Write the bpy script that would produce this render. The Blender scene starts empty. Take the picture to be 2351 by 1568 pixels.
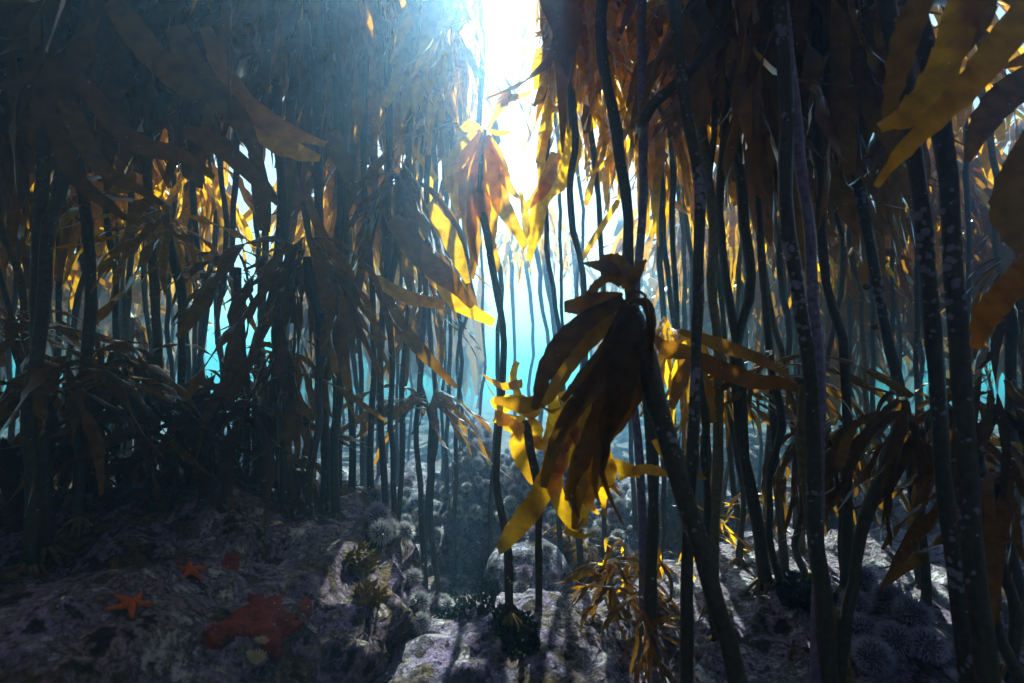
import bpy, math, random
import numpy as np
from mathutils import Vector, Matrix, noise
from mathutils.bvhtree import BVHTree

R = math.radians
scene = bpy.context.scene
C = scene.collection
rng = random.Random(7)

# ------------------------------------------------------------------ camera
CAM_Z, PITCH, LENS = 1.3, 4.0, 18.0
cd = bpy.data.cameras.new('camera'); cam = bpy.data.objects.new('camera', cd); C.objects.link(cam)
cd.lens = LENS; cd.sensor_width = 36.0
cd.clip_start = 0.02; cd.clip_end = 400
cam.location = (0, 0, CAM_Z); cam.rotation_euler = (R(90 + PITCH), 0, 0)
cd.dof.use_dof = True; cd.dof.focus_distance = 2.9; cd.dof.aperture_fstop = 2.6
scene.camera = cam

# ------------------------------------------------------------------ light
SUN_EL, SUN_AZ = 46.0, 5.0           # azimuth: degrees to the right of straight ahead
w = bpy.data.worlds.new('World'); scene.world = w; w.use_nodes = True
nt = w.node_tree; nt.nodes.clear()
sky = nt.nodes.new('ShaderNodeTexSky'); sky.sky_type = 'NISHITA'; sky.sun_disc = False
sky.sun_elevation = R(SUN_EL); sky.sun_rotation = R(SUN_AZ)
bg = nt.nodes.new('ShaderNodeBackground'); bg.inputs['Strength'].default_value = 0.09
wo = nt.nodes.new('ShaderNodeOutputWorld')
nt.links.new(sky.outputs[0], bg.inputs[0]); nt.links.new(bg.outputs[0], wo.inputs[0])
sl = bpy.data.lights.new('sun', 'SUN'); sl.energy = 5.0; sl.angle = R(0.5); sl.color = (1.0, 0.94, 0.83)
sun = bpy.data.objects.new('sun', sl); C.objects.link(sun)
SUN_DIR = Vector((math.sin(R(SUN_AZ)) * math.cos(R(SUN_EL)), math.cos(R(SUN_AZ)) * math.cos(R(SUN_EL)), math.sin(R(SUN_EL))))
sun.rotation_euler = SUN_DIR.to_track_quat('Z', 'Y').to_euler()
sun.location = (0, 8, 30)

vs = scene.view_settings
vs.view_transform = 'Standard'; vs.look = 'None'; vs.exposure = 1.7; vs.gamma = 1.0; vs.use_curve_mapping = False
cy = scene.cycles
cy.max_bounces = 6; cy.diffuse_bounces = 2; cy.glossy_bounces = 1; cy.transmission_bounces = 4
cy.volume_bounces = 1; cy.transparent_max_bounces = 8
cy.use_denoising = True
cy.sample_clamp_indirect = 4.0

# ------------------------------------------------------------------ helpers
TP, CP, SP = math.tan(R(PITCH)), math.cos(R(PITCH)), math.sin(R(PITCH))
FPX = 2351 * LENS / 36.0
def ray(px, py):
    u = (px - 1175.5) / FPX; v = (784 - py) / FPX
    return Vector((u, CP - v * SP, SP + v * CP))
def P(px, py, d):                       # world point seen at this place of the photograph, d metres ahead
    r = ray(px, py)
    return Vector((0, 0, CAM_Z)) + r * (d / r.y)
def pxm(d): return d / FPX              # metres per photo pixel at depth d

def tag(o, label, cat, group=None, kind=None):
    if label: o['label'] = label
    if cat: o['category'] = cat
    if group: o['group'] = group
    if kind: o['kind'] = kind
    return o
def empty(name, loc, label, cat, group=None):
    o = bpy.data.objects.new(name, None); C.objects.link(o); o.location = loc
    o.empty_display_size = 0.05
    return tag(o, label, cat, group)
def mesh_data(name, verts, faces, mat, smooth=True):
    me = bpy.data.meshes.new(name)
    me.from_pydata([tuple(v) for v in verts], [], faces)
    if smooth: me.polygons.foreach_set('use_smooth', [True] * len(me.polygons))
    if mat: me.materials.append(mat)
    me.update()
    return me
def link(name, me, parent=None, loc=(0, 0, 0)):
    o = bpy.data.objects.new(name, me); C.objects.link(o); o.location = loc
    if parent: o.parent = parent
    return o

def spline(pts, n):
    """Catmull-Rom through the points, n samples"""
    pts = [Vector(p) for p in pts]
    if len(pts) == 2: return [pts[0].lerp(pts[1], i / (n - 1)) for i in range(n)]
    q = [pts[0] * 2 - pts[1]] + pts + [pts[-1] * 2 - pts[-2]]
    L = [0.0]
    for a, b in zip(pts, pts[1:]): L.append(L[-1] + max((b - a).length, 1e-6))
    out = []
    for i in range(n):
        s = L[-1] * i / (n - 1); k = 0
        while k < len(pts) - 2 and s > L[k + 1]: k += 1
        t = (s - L[k]) / (L[k + 1] - L[k])
        a, b, c, d = q[k], q[k + 1], q[k + 2], q[k + 3]
        out.append(0.5 * ((2 * b) + (c - a) * t + (2 * a - 5 * b + 4 * c - d) * t * t + (3 * b - a - 3 * c + d) * t ** 3))
    return out
def lerpl(vals, t):
    f = t * (len(vals) - 1); i = min(int(f), len(vals) - 2)
    return vals[i] + (vals[i + 1] - vals[i]) * (f - i)

def tube(pts, radii, n=24, sides=8, verts=None, faces=None, wob=0.0, seed=0, sway=0.0):
    path = spline(pts, n); verts = [] if verts is None else verts; faces = [] if faces is None else faces
    b0 = len(verts)
    if sway:
        for i, p in enumerate(path):
            q = min(1, 4 * i / n, 4 * (n - 1 - i) / n) * sway
            path[i] = p + Vector((noise.noise(Vector((seed * 1.3, p.z * 1.1, .5))), noise.noise(Vector((seed * 1.3 + 40, p.z * 1.1, .5))), 0)) * q * 1.6 \
                + Vector((noise.noise(Vector((seed * 2.3, p.z * 4.1, 7.5))), noise.noise(Vector((seed * 2.3 + 40, p.z * 4.1, 7.5))), 0)) * q * .35
    ref = Vector((0.31, 0.9, 0.12)).normalized()
    for i, p in enumerate(path):
        t = (path[min(i + 1, n - 1)] - path[max(i - 1, 0)]).normalized()
        a = t.cross(ref).normalized() if abs(t.dot(ref)) < .97 else t.cross(Vector((1, 0, 0))).normalized()
        b = t.cross(a)
        r = lerpl(radii, i / (n - 1))
        for k in range(sides):
            an = 2 * math.pi * k / sides
            rr = r * (1 + wob * noise.noise(Vector((p.x * 9 + seed, p.y * 9 + k * 1.7, p.z * 9))))
            verts.append(p + (a * math.cos(an) + b * math.sin(an)) * rr)
    for i in range(n - 1):
        for k in range(sides):
            k2 = (k + 1) % sides
            faces.append((b0 + i * sides + k, b0 + i * sides + k2, b0 + (i + 1) * sides + k2, b0 + (i + 1) * sides + k))
    faces.append(tuple(b0 + k for k in reversed(range(sides))))
    faces.append(tuple(b0 + (n - 1) * sides + k for k in range(sides)))
    return verts, faces

def ribbon(path, width, facing, twist=(0, 0), cols=2, ruffle=0.0, seed=0, cup=0.12, spiny=0.0, tip='round', verts=None, faces=None):
    """a strap of kelp: path points, width function list, facing(i) gives the wanted normal, twist in degrees along it"""
    n = len(path); verts = [] if verts is None else verts; faces = [] if faces is None else faces
    b0 = len(verts); rs = random.Random(seed)
    ph = rs.random() * 6
    for i, p in enumerate(path):
        t = (path[min(i + 1, n - 1)] - path[max(i - 1, 0)]).normalized()
        nrm = facing - t * facing.dot(t)
        if nrm.length < 1e-3: nrm = t.orthogonal()
        nrm.normalize(); s = t.cross(nrm)
        a = R(lerpl(twist, i / (n - 1)))
        side = s * math.cos(a) + nrm * math.sin(a); up = nrm * math.cos(a) - s * math.sin(a)
        wd = lerpl(width, i / (n - 1)) * 0.5
        for k in range(cols + 1):
            f = -1 + 2 * k / cols
            e = abs(f)
            edge = 1.0
            if spiny and e > .99: edge = 1 + spiny * (1 if (i + (k > 0)) % 2 else -0.3) * rs.uniform(.5, 1.2)
            elif e > .99: edge = 1 + rs.uniform(-.10, .08)
            off = ruffle * wd * e * math.sin(i * 1.9 + ph + f * 1.3) - cup * wd * e * e
            verts.append(p + side * (wd * f * edge) + up * off)
    m = cols + 1
    for i in range(n - 1):
        for k in range(cols):
            a = b0 + i * m + k
            faces.append((a, a + 1, a + m + 1, a + m))
    return verts, faces

# ------------------------------------------------------------------ materials
def new_mat(name):
    m = bpy.data.materials.new(name); m.use_nodes = True
    t = m.node_tree; t.nodes.clear()
    out = t.nodes.new('ShaderNodeOutputMaterial')
    return m, t, out
def N(t, typ, **kw):
    n = t.nodes.new(typ)
    for k, v in kw.items():
        if k in n.inputs: n.inputs[k].default_value = v
        else: setattr(n, k, v)
    return n
def ramp(t, fac, stops):
    r = t.nodes.new('ShaderNodeValToRGB')
    e = r.color_ramp.elements
    e[0].position, e[0].color = stops[0][0], (*stops[0][1], 1)
    e[1].position, e[1].color = stops[1][0], (*stops[1][1], 1)
    for p, c in stops[2:]:
        x = e.new(p); x.color = (*c, 1)
    t.links.new(fac, r.inputs[0]); return r.outputs[0]

def blade_material(name, refl, trans, tf=0.62):
    m, t, out = new_mat(name)
    L = t.links
    co = N(t, 'ShaderNodeTexCoord'); oi = N(t, 'ShaderNodeObjectInfo')
    mp = N(t, 'ShaderNodeVectorMath', operation='ADD'); L.new(co.outputs['Object'], mp.inputs[0]); L.new(oi.outputs['Random'], mp.inputs[1])
    nz = N(t, 'ShaderNodeTexNoise', Scale=22.0, Detail=4.0); L.new(mp.outputs[0], nz.inputs['Vector'])
    n2 = N(t, 'ShaderNodeTexNoise', Scale=160.0, Detail=2.0); L.new(mp.outputs[0], n2.inputs['Vector'])
    mr = N(t, 'ShaderNodeMapRange'); mr.inputs[1].default_value = .3; mr.inputs[2].default_value = .7; mr.inputs[3].default_value = .55; mr.inputs[4].default_value = 1.15
    L.new(nz.outputs[0], mr.inputs[0])
    m3 = N(t, 'ShaderNodeMapRange'); m3.inputs[3].default_value = .7; m3.inputs[4].default_value = 1.2
    L.new(oi.outputs['Random'], m3.inputs[0])
    mul = N(t, 'ShaderNodeMath', operation='MULTIPLY'); L.new(mr.outputs[0], mul.inputs[0]); L.new(m3.outputs[0], mul.inputs[1])
    def scaled(col):
        v = N(t, 'ShaderNodeVectorMath', operation='SCALE'); v.inputs[0].default_value = col; L.new(mul.outputs[0], v.inputs['Scale']); return v.outputs[0]
    hs = N(t, 'ShaderNodeHueSaturation'); L.new(scaled(trans), hs.inputs['Color'])
    hm = N(t, 'ShaderNodeMapRange'); hm.inputs[3].default_value = .490; hm.inputs[4].default_value = .514; L.new(oi.outputs['Random'], hm.inputs[0]); L.new(hm.outputs[0], hs.inputs['Hue'])
    df = N(t, 'ShaderNodeBsdfDiffuse'); L.new(scaled(refl), df.inputs['Color'])
    tr = N(t, 'ShaderNodeBsdfTranslucent'); L.new(hs.outputs[0], tr.inputs['Color'])
    mx = N(t, 'ShaderNodeMixShader'); mx.inputs[0].default_value = tf; L.new(df.outputs[0], mx.inputs[1]); L.new(tr.outputs[0], mx.inputs[2])
    gl = N(t, 'ShaderNodeBsdfGlossy'); gl.inputs['Roughness'].default_value = .32; gl.inputs['Color'].default_value = (1, 1, 1, 1)
    fr = N(t, 'ShaderNodeFresnel', IOR=1.07)
    bp = N(t, 'ShaderNodeBump', Strength=.25, Distance=.004); L.new(n2.outputs[0], bp.inputs['Height'])
    for q in (df, tr, gl): L.new(bp.outputs[0], q.inputs['Normal'])
    m2 = N(t, 'ShaderNodeMixShader'); L.new(fr.outputs[0], m2.inputs[0]); L.new(mx.outputs[0], m2.inputs[1]); L.new(gl.outputs[0], m2.inputs[2])
    L.new(m2.outputs[0], out.inputs['Surface'])
    return m
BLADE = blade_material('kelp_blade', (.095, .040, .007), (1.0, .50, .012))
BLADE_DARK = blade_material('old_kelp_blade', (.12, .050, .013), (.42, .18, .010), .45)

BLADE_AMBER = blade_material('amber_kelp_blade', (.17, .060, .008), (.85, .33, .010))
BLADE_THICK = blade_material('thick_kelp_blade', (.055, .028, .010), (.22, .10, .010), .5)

def stipe_material(name, base, crust, amount):
    m, t, out = new_mat(name); L = t.links
    co = N(t, 'ShaderNodeTexCoord'); oi = N(t, 'ShaderNodeObjectInfo')
    ad = N(t, 'ShaderNodeVectorMath', operation='ADD'); L.new(co.outputs['Object'], ad.inputs[0]); L.new(oi.outputs['Random'], ad.inputs[1])
    nd = N(t, 'ShaderNodeTexNoise', Scale=45.0, Detail=2.0); L.new(ad.outputs[0], nd.inputs['Vector'])
    sc_ = N(t, 'ShaderNodeVectorMath', operation='SCALE', Scale=.018); L.new(nd.outputs['Color'], sc_.inputs[0])
    a2 = N(t, 'ShaderNodeVectorMath', operation='ADD'); L.new(ad.outputs[0], a2.inputs[0]); L.new(sc_.outputs[0], a2.inputs[1])
    v = N(t, 'ShaderNodeTexVoronoi', Scale=44.0); L.new(a2.outputs[0], v.inputs['Vector'])
    nz = N(t, 'ShaderNodeTexNoise', Scale=5.0, Detail=3.0); L.new(ad.outputs[0], nz.inputs['Vector'])
    n2 = N(t, 'ShaderNodeTexNoise', Scale=60.0, Detail=5.0); L.new(ad.outputs[0], n2.inputs['Vector'])
    # round crust discs whose size follows a slow noise
    th = N(t, 'ShaderNodeMapRange'); th.inputs[1].default_value = .42; th.inputs[2].default_value = .72; th.inputs[3].default_value = -.05; th.inputs[4].default_value = amount
    L.new(nz.outputs[0], th.inputs[0])
    lt = N(t, 'ShaderNodeMath', operation='SUBTRACT'); L.new(th.outputs[0], lt.inputs[0]); L.new(v.outputs['Distance'], lt.inputs[1])
    sm = N(t, 'ShaderNodeMapRange'); sm.inputs[1].default_value = 0; sm.inputs[2].default_value = .06; L.new(lt.outputs[0], sm.inputs[0])
    bcol = ramp(t, n2.outputs[0], [(.3, tuple(c * .6 for c in base)), (.7, tuple(c * 1.5 for c in base))])
    ccol = ramp(t, n2.outputs[0], [(.3, tuple(c * .7 for c in crust)), (.7, crust)])
    mc = N(t, 'ShaderNodeMix', data_type='RGBA'); L.new(sm.outputs[0], mc.inputs[0]); L.new(bcol, mc.inputs[6]); L.new(ccol, mc.inputs[7])
    p = N(t, 'ShaderNodeBsdfPrincipled', Roughness=.5, **{'Specular IOR Level': .12}); L.new(mc.outputs[2], p.inputs['Base Color'])
    hh = N(t, 'ShaderNodeMath', operation='ADD'); L.new(sm.outputs[0], hh.inputs[0]); L.new(n2.outputs[0], hh.inputs[1])
    bp = N(t, 'ShaderNodeBump', Strength=.5, Distance=.004); L.new(hh.outputs[0], bp.inputs['Height']); L.new(bp.outputs[0], p.inputs['Normal'])
    L.new(p.outputs[0], out.inputs['Surface'])
    return m
STIPE = stipe_material('kelp_stipe', (.050, .038, .022), (.17, .14, .19), .34)
STIPE_CRUST = stipe_material('crusted_stipe', (.045, .036, .026), (.21, .17, .25), .68)
STIPE_PURPLE = stipe_material('purple_stipe', (.15, .11, .19), (.32, .27, .38), .5)
STIPE_OLIVE = stipe_material('olive_stipe', (.12, .085, .030), (.22, .2, .2), .1)

def rock_material(name, pale, seed, tint=(1, 1, 1)):
    m, t, out = new_mat(name); L = t.links
    co = N(t, 'ShaderNodeTexCoord')
    ad = N(t, 'ShaderNodeVectorMath', operation='ADD'); ad.inputs[1].default_value = (seed, seed * .7, seed * .3)
    geo = N(t, 'ShaderNodeNewGeometry'); L.new(geo.outputs['Position'], ad.inputs[0])
    a = N(t, 'ShaderNodeTexNoise', Scale=5.5, Detail=6.0, Roughness=.66); L.new(ad.outputs[0], a.inputs['Vector'])
    b = N(t, 'ShaderNodeTexNoise', Scale=11.0, Detail=6.0, Roughness=.7); L.new(ad.outputs[0], b.inputs['Vector'])
    c = N(t, 'ShaderNodeTexNoise', Scale=55.0, Detail=6.0, Roughness=.75); L.new(ad.outputs[0], c.inputs['Vector'])
    v = N(t, 'ShaderNodeTexVoronoi', Scale=38.0); L.new(ad.outputs[0], v.inputs['Vector'])
    base = ramp(t, a.outputs[0], [(.36, (.012, .015, .011)), (.40, (.10, .065, .022)), (.445, (.15, .10, .045)), (.455, (.020, .020, .022)), (.50, (.035, .028, .035)), (.51, (.17, .11, .22)), (.56, (.25, .18, .30)), (.57, (.11, .085, .03)), (.61, (.05, .05, .035)), (.625, (.34, .28, .30)), (.70, (.45, .40, .38))])
    over = ramp(t, b.outputs[0], [(.37, (.018, .020, .016)), (.44, (.07, .05, .05)), (.455, (.30, .21, .27)), (.50, (.44, .34, .40)), (.515, (.15, .12, .12)), (.56, (.24, .20, .20)), (.575, (.60, .54, .53)), (.68, (.75, .70, .66))])
    lo = N(t, 'ShaderNodeTexNoise', Scale=1.5, Detail=2.0); L.new(ad.outputs[0], lo.inputs['Vector'])
    lm = N(t, 'ShaderNodeMapRange'); lm.inputs[1].default_value = .38; lm.inputs[2].default_value = .62; lm.inputs[3].default_value = max(0, pale - .45); lm.inputs[4].default_value = min(1, pale + .3); L.new(lo.outputs[0], lm.inputs[0])
    mx = N(t, 'ShaderNodeMix', data_type='RGBA'); L.new(lm.outputs[0], mx.inputs[0]); L.new(base, mx.inputs[6]); L.new(over, mx.inputs[7])
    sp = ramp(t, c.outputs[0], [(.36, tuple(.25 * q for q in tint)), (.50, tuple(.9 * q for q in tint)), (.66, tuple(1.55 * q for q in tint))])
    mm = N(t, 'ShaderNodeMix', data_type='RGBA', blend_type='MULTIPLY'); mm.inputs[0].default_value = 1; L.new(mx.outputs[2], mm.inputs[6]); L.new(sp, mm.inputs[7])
    p = N(t, 'ShaderNodeBsdfPrincipled', Roughness=.8, **{'Specular IOR Level': .1}); L.new(mm.outputs[2], p.inputs['Base Color'])
    h1 = N(t, 'ShaderNodeMath', operation='MULTIPLY_ADD'); h1.inputs[1].default_value = .6; L.new(c.outputs[0], h1.inputs[0]); L.new(b.outputs[0], h1.inputs[2])
    h2 = N(t, 'ShaderNodeMath', operation='MULTIPLY_ADD'); h2.inputs[1].default_value = .25; L.new(v.outputs['Distance'], h2.inputs[0]); L.new(h1.outputs[0], h2.inputs[2])
    bp = N(t, 'ShaderNodeBump', Strength=.9, Distance=.05); L.new(h2.outputs[0], bp.inputs['Height']); L.new(bp.outputs[0], p.inputs['Normal'])
    L.new(p.outputs[0], out.inputs['Surface'])
    return m
ROCK_DARK = rock_material('crusted_rock', .25, 3.1)
ROCK_PALE = rock_material('pale_crusted_rock', .75, 8.4, (.90, .98, 1.14))  # mild blue tint puts cool water light into the crust colour
ROCK_LILAC_LIT = rock_material('blue_lit_lilac_rock', .85, 5.2, (.80, .98, 1.22))  # lilac crust; its blue tint paints in the clearing's blue water light
SAND = rock_material('seabed', .5, 1.7)

def plain(name, c0, c1, scale, rough=.7, bump=.4, dist=.004, trans=0):
    m, t, out = new_mat(name); L = t.links
    co = N(t, 'ShaderNodeTexCoord')
    nz = N(t, 'ShaderNodeTexNoise', Scale=scale, Detail=5.0, Roughness=.65); L.new(co.outputs['Object'], nz.inputs['Vector'])
    col = ramp(t, nz.outputs[0], [(.35, c0), (.65, c1)])
    p = N(t, 'ShaderNodeBsdfPrincipled', Roughness=rough, **{'Specular IOR Level': .12}); L.new(col, p.inputs['Base Color'])
    bp = N(t, 'ShaderNodeBump', Strength=bump, Distance=dist); L.new(nz.outputs[0], bp.inputs['Height']); L.new(bp.outputs[0], p.inputs['Normal'])
    L.new(p.outputs[0], out.inputs['Surface'])
    return m
M_SPINE = plain('urchin_spine', (.42, .42, .46), (.62, .62, .64), 60)  # pale tone stands in for rim light on the spines
M_MSPINE = plain('mauve_urchin_spine', (.26, .20, .30), (.48, .42, .50), 60)
M_URCHIN = plain('urchin_test', (.04, .03, .06), (.09, .07, .12), 40)
M_PSPINE = plain('purple_urchin_spine', (.20, .18, .36), (.44, .42, .54), 30)
M_STAR = plain('starfish_skin', (.26, .045, .010), (.45, .085, .018), 120, .7, .7)
M_SPONGE = plain('red_sponge', (.085, .014, .010), (.21, .034, .018), 42, .85, .9, .012)
M_ALGAE = plain('dark_algae', (.010, .022, .016), (.03, .05, .035), 30)
M_BUSH = plain('yellow_algae', (.09, .07, .018), (.20, .14, .035), 30)
M_TAN = plain('tan_polyp', (.45, .30, .17), (.6, .42, .25), 50)
M_SNOW = plain('marine_snow', (.75, .72, .66), (.85, .82, .78), 10)

# ------------------------------------------------------------------ seabed and boulders
def H(x, y):
    v = Vector((x * .55, y * .55, 2.2))
    z = .16 * noise.noise(v) + .07 * noise.noise(v * 3.1) + .03 * noise.noise(v * 8.3)
    return z - .06
nx = 210
ax = [math.sinh(-4.0 + 8.0 * i / (nx - 1)) / math.sinh(4.0) * 80 for i in range(nx)]
ay = [3.0 + a for a in ax]
verts = [(x, y, H(x, y)) for y in ay for x in ax]
faces = [(j * nx + i, j * nx + i + 1, (j + 1) * nx + i + 1, (j + 1) * nx + i) for j in range(nx - 1) for i in range(nx - 1)]
solid_v, solid_f = [], []
def add_solid(vs_, fs_):
    b = len(solid_v); solid_v.extend([Vector(v) for v in vs_]); solid_f.extend([tuple(i + b for i in f) for f in fs_])
seabed = link('seabed', mesh_data('seabed', verts, faces, SAND)); seabed['kind'] = 'structure'
add_solid(verts, faces)

import bmesh
_ico = {}
def ico(sub):
    if sub not in _ico:
        bm = bmesh.new(); bmesh.ops.create_icosphere(bm, subdivisions=sub, radius=1)
        _ico[sub] = ([v.co.copy() for v in bm.verts], [tuple(v.index for v in f.verts) for f in bm.faces]); bm.free()
    return _ico[sub]
def boulder(c, r, mat, label, seed, power=2.6, sub=5, amp=.16, rotz=0, name='boulder'):
    vs_, fs_ = ico(sub)
    out = []; cr, sr = math.cos(R(rotz)), math.sin(R(rotz))
    for v in vs_:
        k = (abs(v.x) ** power + abs(v.y) ** power + abs(v.z) ** power) ** (-1 / power)
        p = Vector((v.x * k * r[0], v.y * k * r[1], v.z * k * r[2]))
        q = Vector((p.x + seed * 3.3, p.y - seed, p.z + seed * 1.7))
        s = amp * (noise.noise(q * 2.2) + .5 * noise.noise(q * 5.3) - .42 * abs(noise.noise(q * 8.7)) + .30 * noise.noise(q * 13) - .22 * abs(noise.noise(q * 21)) + .13 * noise.noise(q * 37) + (.09 * noise.noise(q * 70) if sub > 5 else 0))
        p = p + v.normalized() * s * min(1, 1.6 * min(r))
        out.append(Vector((p.x * cr - p.y * sr, p.x * sr + p.y * cr, p.z)))
    o = link(name, mesh_data(name, out, fs_, mat), None, c)
    tag(o, label, 'rock', 'rocks on the seabed')
    add_solid([v + Vector(c) for v in out], fs_)
    return o
boulder((-2.02, 1.85, .05), (1.58, 1.38, .77), ROCK_DARK, 'broad dark mottled rock carrying two orange starfish and a red sponge', 1, 4.2, 6, .15)
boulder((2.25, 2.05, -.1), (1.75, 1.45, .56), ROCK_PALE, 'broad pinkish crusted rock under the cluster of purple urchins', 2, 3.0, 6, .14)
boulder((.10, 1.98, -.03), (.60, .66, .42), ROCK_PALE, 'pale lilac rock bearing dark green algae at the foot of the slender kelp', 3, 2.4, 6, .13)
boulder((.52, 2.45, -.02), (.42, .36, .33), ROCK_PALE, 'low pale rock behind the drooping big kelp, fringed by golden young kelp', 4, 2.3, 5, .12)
boulder((.10, 3.15, .06), (.27, .28, .28), ROCK_LILAC_LIT, 'smooth rounded grey rock in front of the urchin slope', 5, 2.2, 5, .06)
boulder((.28, 4.75, -.12), (.85, 1.35, .74), ROCK_LILAC_LIT, 'sunlit blue-lit rock slope crowded with grey urchins', 6, 2.0, 6, .2)
boulder((-.33, 5.0, -.05), (.34, 1.25, 1.02), ROCK_LILAC_LIT, 'narrow pointed rock pinnacle catching light at its tip', 7, 1.5, 6, .16)
boulder((-1.25, 5.0, -.22), (1.15, 1.4, .62), ROCK_LILAC_LIT, 'low urchin-covered rock bank behind the thin dark stalks', 8, 2.0, 5, .2)
boulder((1.35, 4.6, -.1), (.8, .7, .5), ROCK_LILAC_LIT, 'bright sunlit rock with yellow bushy algae beyond the twin dark stalks', 9, 2.5, 5, .2)
boulder((-.75, 2.6, -.15), (.35, .6, .35), ROCK_DARK, 'shadowed rock in the blue gully beside the big mottled rock', 10, 2.4, 5, .12)
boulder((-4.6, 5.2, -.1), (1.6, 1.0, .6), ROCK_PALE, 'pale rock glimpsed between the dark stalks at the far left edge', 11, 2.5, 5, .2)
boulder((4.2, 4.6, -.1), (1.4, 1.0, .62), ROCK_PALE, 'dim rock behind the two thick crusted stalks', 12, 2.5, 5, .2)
bvh = BVHTree.FromPolygons(solid_v, solid_f)
def ground_z(x, y):
    h = bvh.ray_cast(Vector((x, y, 4)), Vector((0, 0, -1)))
    return h[0].z if h[0] else 0.0
def soft_normal(px, py, s=14):
    n = Vector((0, 0, 1.2))
    for a in (-s, 0, s):
        for b in (-s, 0, s):
            h = hit(px + a, py + b)[1]
            if h: n = n + h
    return n.normalized()
def hit(px, py):
    r = ray(px, py).normalized()
    h = bvh.ray_cast(Vector((0, 0, CAM_Z)) + r * .3, r)
    return h[0], h[1]

# ------------------------------------------------------------------ the water: one closed volume
SURF = 4.25
def box_mesh(name, lo, hi):
    v = [(x, y, z) for z in (lo[2], hi[2]) for y in (lo[1], hi[1]) for x in (lo[0], hi[0])]
    f = [(0, 2, 3, 1), (4, 5, 7, 6), (0, 1, 5, 4), (2, 6, 7, 3), (0, 4, 6, 2), (1, 3, 7, 5)]
    return mesh_data(name, v, f, None, False)
hm = bpy.data.materials.new('water_haze'); hm.use_nodes = True
t = hm.node_tree; t.nodes.clear(); ho = t.nodes.new('ShaderNodeOutputMaterial')
pv = t.nodes.new('ShaderNodeVolumePrincipled')
pv.inputs['Color'].default_value = (.22, .45, .76, 1)
pv.inputs['Absorption Color'].default_value = (.0, .55, .9, 1)
pv.inputs['Density'].default_value = .058
pv.inputs['Anisotropy'].default_value = .82
t.links.new(pv.outputs[0], ho.inputs['Volume'])
hz = link('haze', box_mesh('haze', (-86, -86, -1.4), (86, 90, SURF + .35))); hz.data.materials.append(hm); hz['kind'] = 'stuff'

# ------------------------------------------------------------------ kelp
# strap blades share these meshes; each grows from its own origin along +X and droops
def blade_template(k, hang):
    rs = random.Random(100 + k + (1000 if hang else 0))
    n = 13; L = 1.0; e = R(rs.uniform(-45, 40) if not hang else rs.uniform(-75, 5)); yaw = 0
    p = Vector((0, 0, 0)); path = [p.copy()]
    end = R(rs.uniform(-90, -70) if hang else rs.uniform(-70, -25))
    bend = rs.uniform(-.5, .5); wob = rs.uniform(.1, .45); f = rs.uniform(.6, 1.3); ph = rs.uniform(0, 6)
    for i in range(n - 1):
        tt = i / (n - 2)
        el = e + (end - e) * (1 - (1 - tt) ** 2.2) + wob * .5 * math.sin(ph + tt * 6 * f)
        yw = bend * tt + wob * math.sin(ph * 1.7 + tt * 5 * f)
        p = p + Vector((math.cos(el) * math.cos(yw), math.cos(el) * math.sin(yw), math.sin(el))) * (L / (n - 1))
        path.append(p.copy())
    w = rs.uniform(.05, .105)
    prof = rs.choice([
        [.25, .7, 1, 1, .95, .85, .7, .5, .12],
        [.25, .55, .8, .95, 1, 1, .9, .75, .35],
        [.3, .8, 1, .95, .9, .8, .55, .3, .05],
        [.2, .45, .7, .9, 1, .95, .8, .9, .55]])
    tw = [rs.uniform(-40, 40), rs.uniform(-70, 70), rs.uniform(-130, 130)]
    v, fc = ribbon(path, [w * q for q in prof], Vector((0, .2, 1)), tw, 2, rs.uniform(.2, .65), k, .2)
    if k % 4 == 0:                       # torn tip: a second narrow lobe
        q0 = path[8]; dirv = (path[9] - path[7]).normalized()
        sd = dirv.cross(Vector((0, .2, 1))).normalized()
        pth = [q0 + dirv * (.07 * j) + sd * (.02 + .018 * j * j * .6) for j in range(5)]
        ribbon(pth, [w * .5, w * .45, w * .35, w * .2, w * .05], Vector((0, .2, 1)), tw, 2, .1, k, .1, verts=v, faces=fc)
    return v, fc
TEMPL = {}
for hang in (0, 1):
    for mk, mat in (('a', BLADE), ('d', BLADE_DARK), ('t', BLADE_THICK)):
        TEMPL[hang, mk] = []
        for k in range(18):
            v, fc = blade_template(k, hang)
            TEMPL[hang, mk].append(mesh_data('blade', v, fc, mat))

def merge_blades(specs, mat):
    vv, ff = [], []
    for (loc, rz, s, k, hang, tilt) in specs:
        v, fc = blade_template(k, hang) if (k, hang) not in merge_blades.c else merge_blades.c[k, hang]
        merge_blades.c[k, hang] = (v, fc)
        M = Matrix.Translation(loc) @ Matrix.Rotation(rz, 4, 'Z') @ Matrix.Rotation(tilt, 4, 'Y') @ Matrix.Scale(s, 4)
        b = len(vv); vv.extend([M @ q for q in v]); ff.extend([tuple(i + b for i in f) for f in fc])
    return vv, ff
merge_blades.c = {}

def holdfast(root, base_local, r, seed):
    rs = random.Random(seed); v, f = [], []
    for k in range(9):
        a = k * 2 * math.pi / 9 + rs.uniform(-.3, .3); l = r * rs.uniform(2.0, 3.6)
        p0 = Vector((0, 0, r * 2.2)); p1 = Vector((math.cos(a) * l * .5, math.sin(a) * l * .5, r * .9)); p2 = Vector((math.cos(a) * l, math.sin(a) * l, -r * 1.2))
        tube([p0, p1, p2], [r * .42, r * .34, r * .16], 6, 5, v, f)
    return link('holdfast', mesh_data('holdfast', v, f, STIPE_OLIVE), root, base_local)

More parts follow.
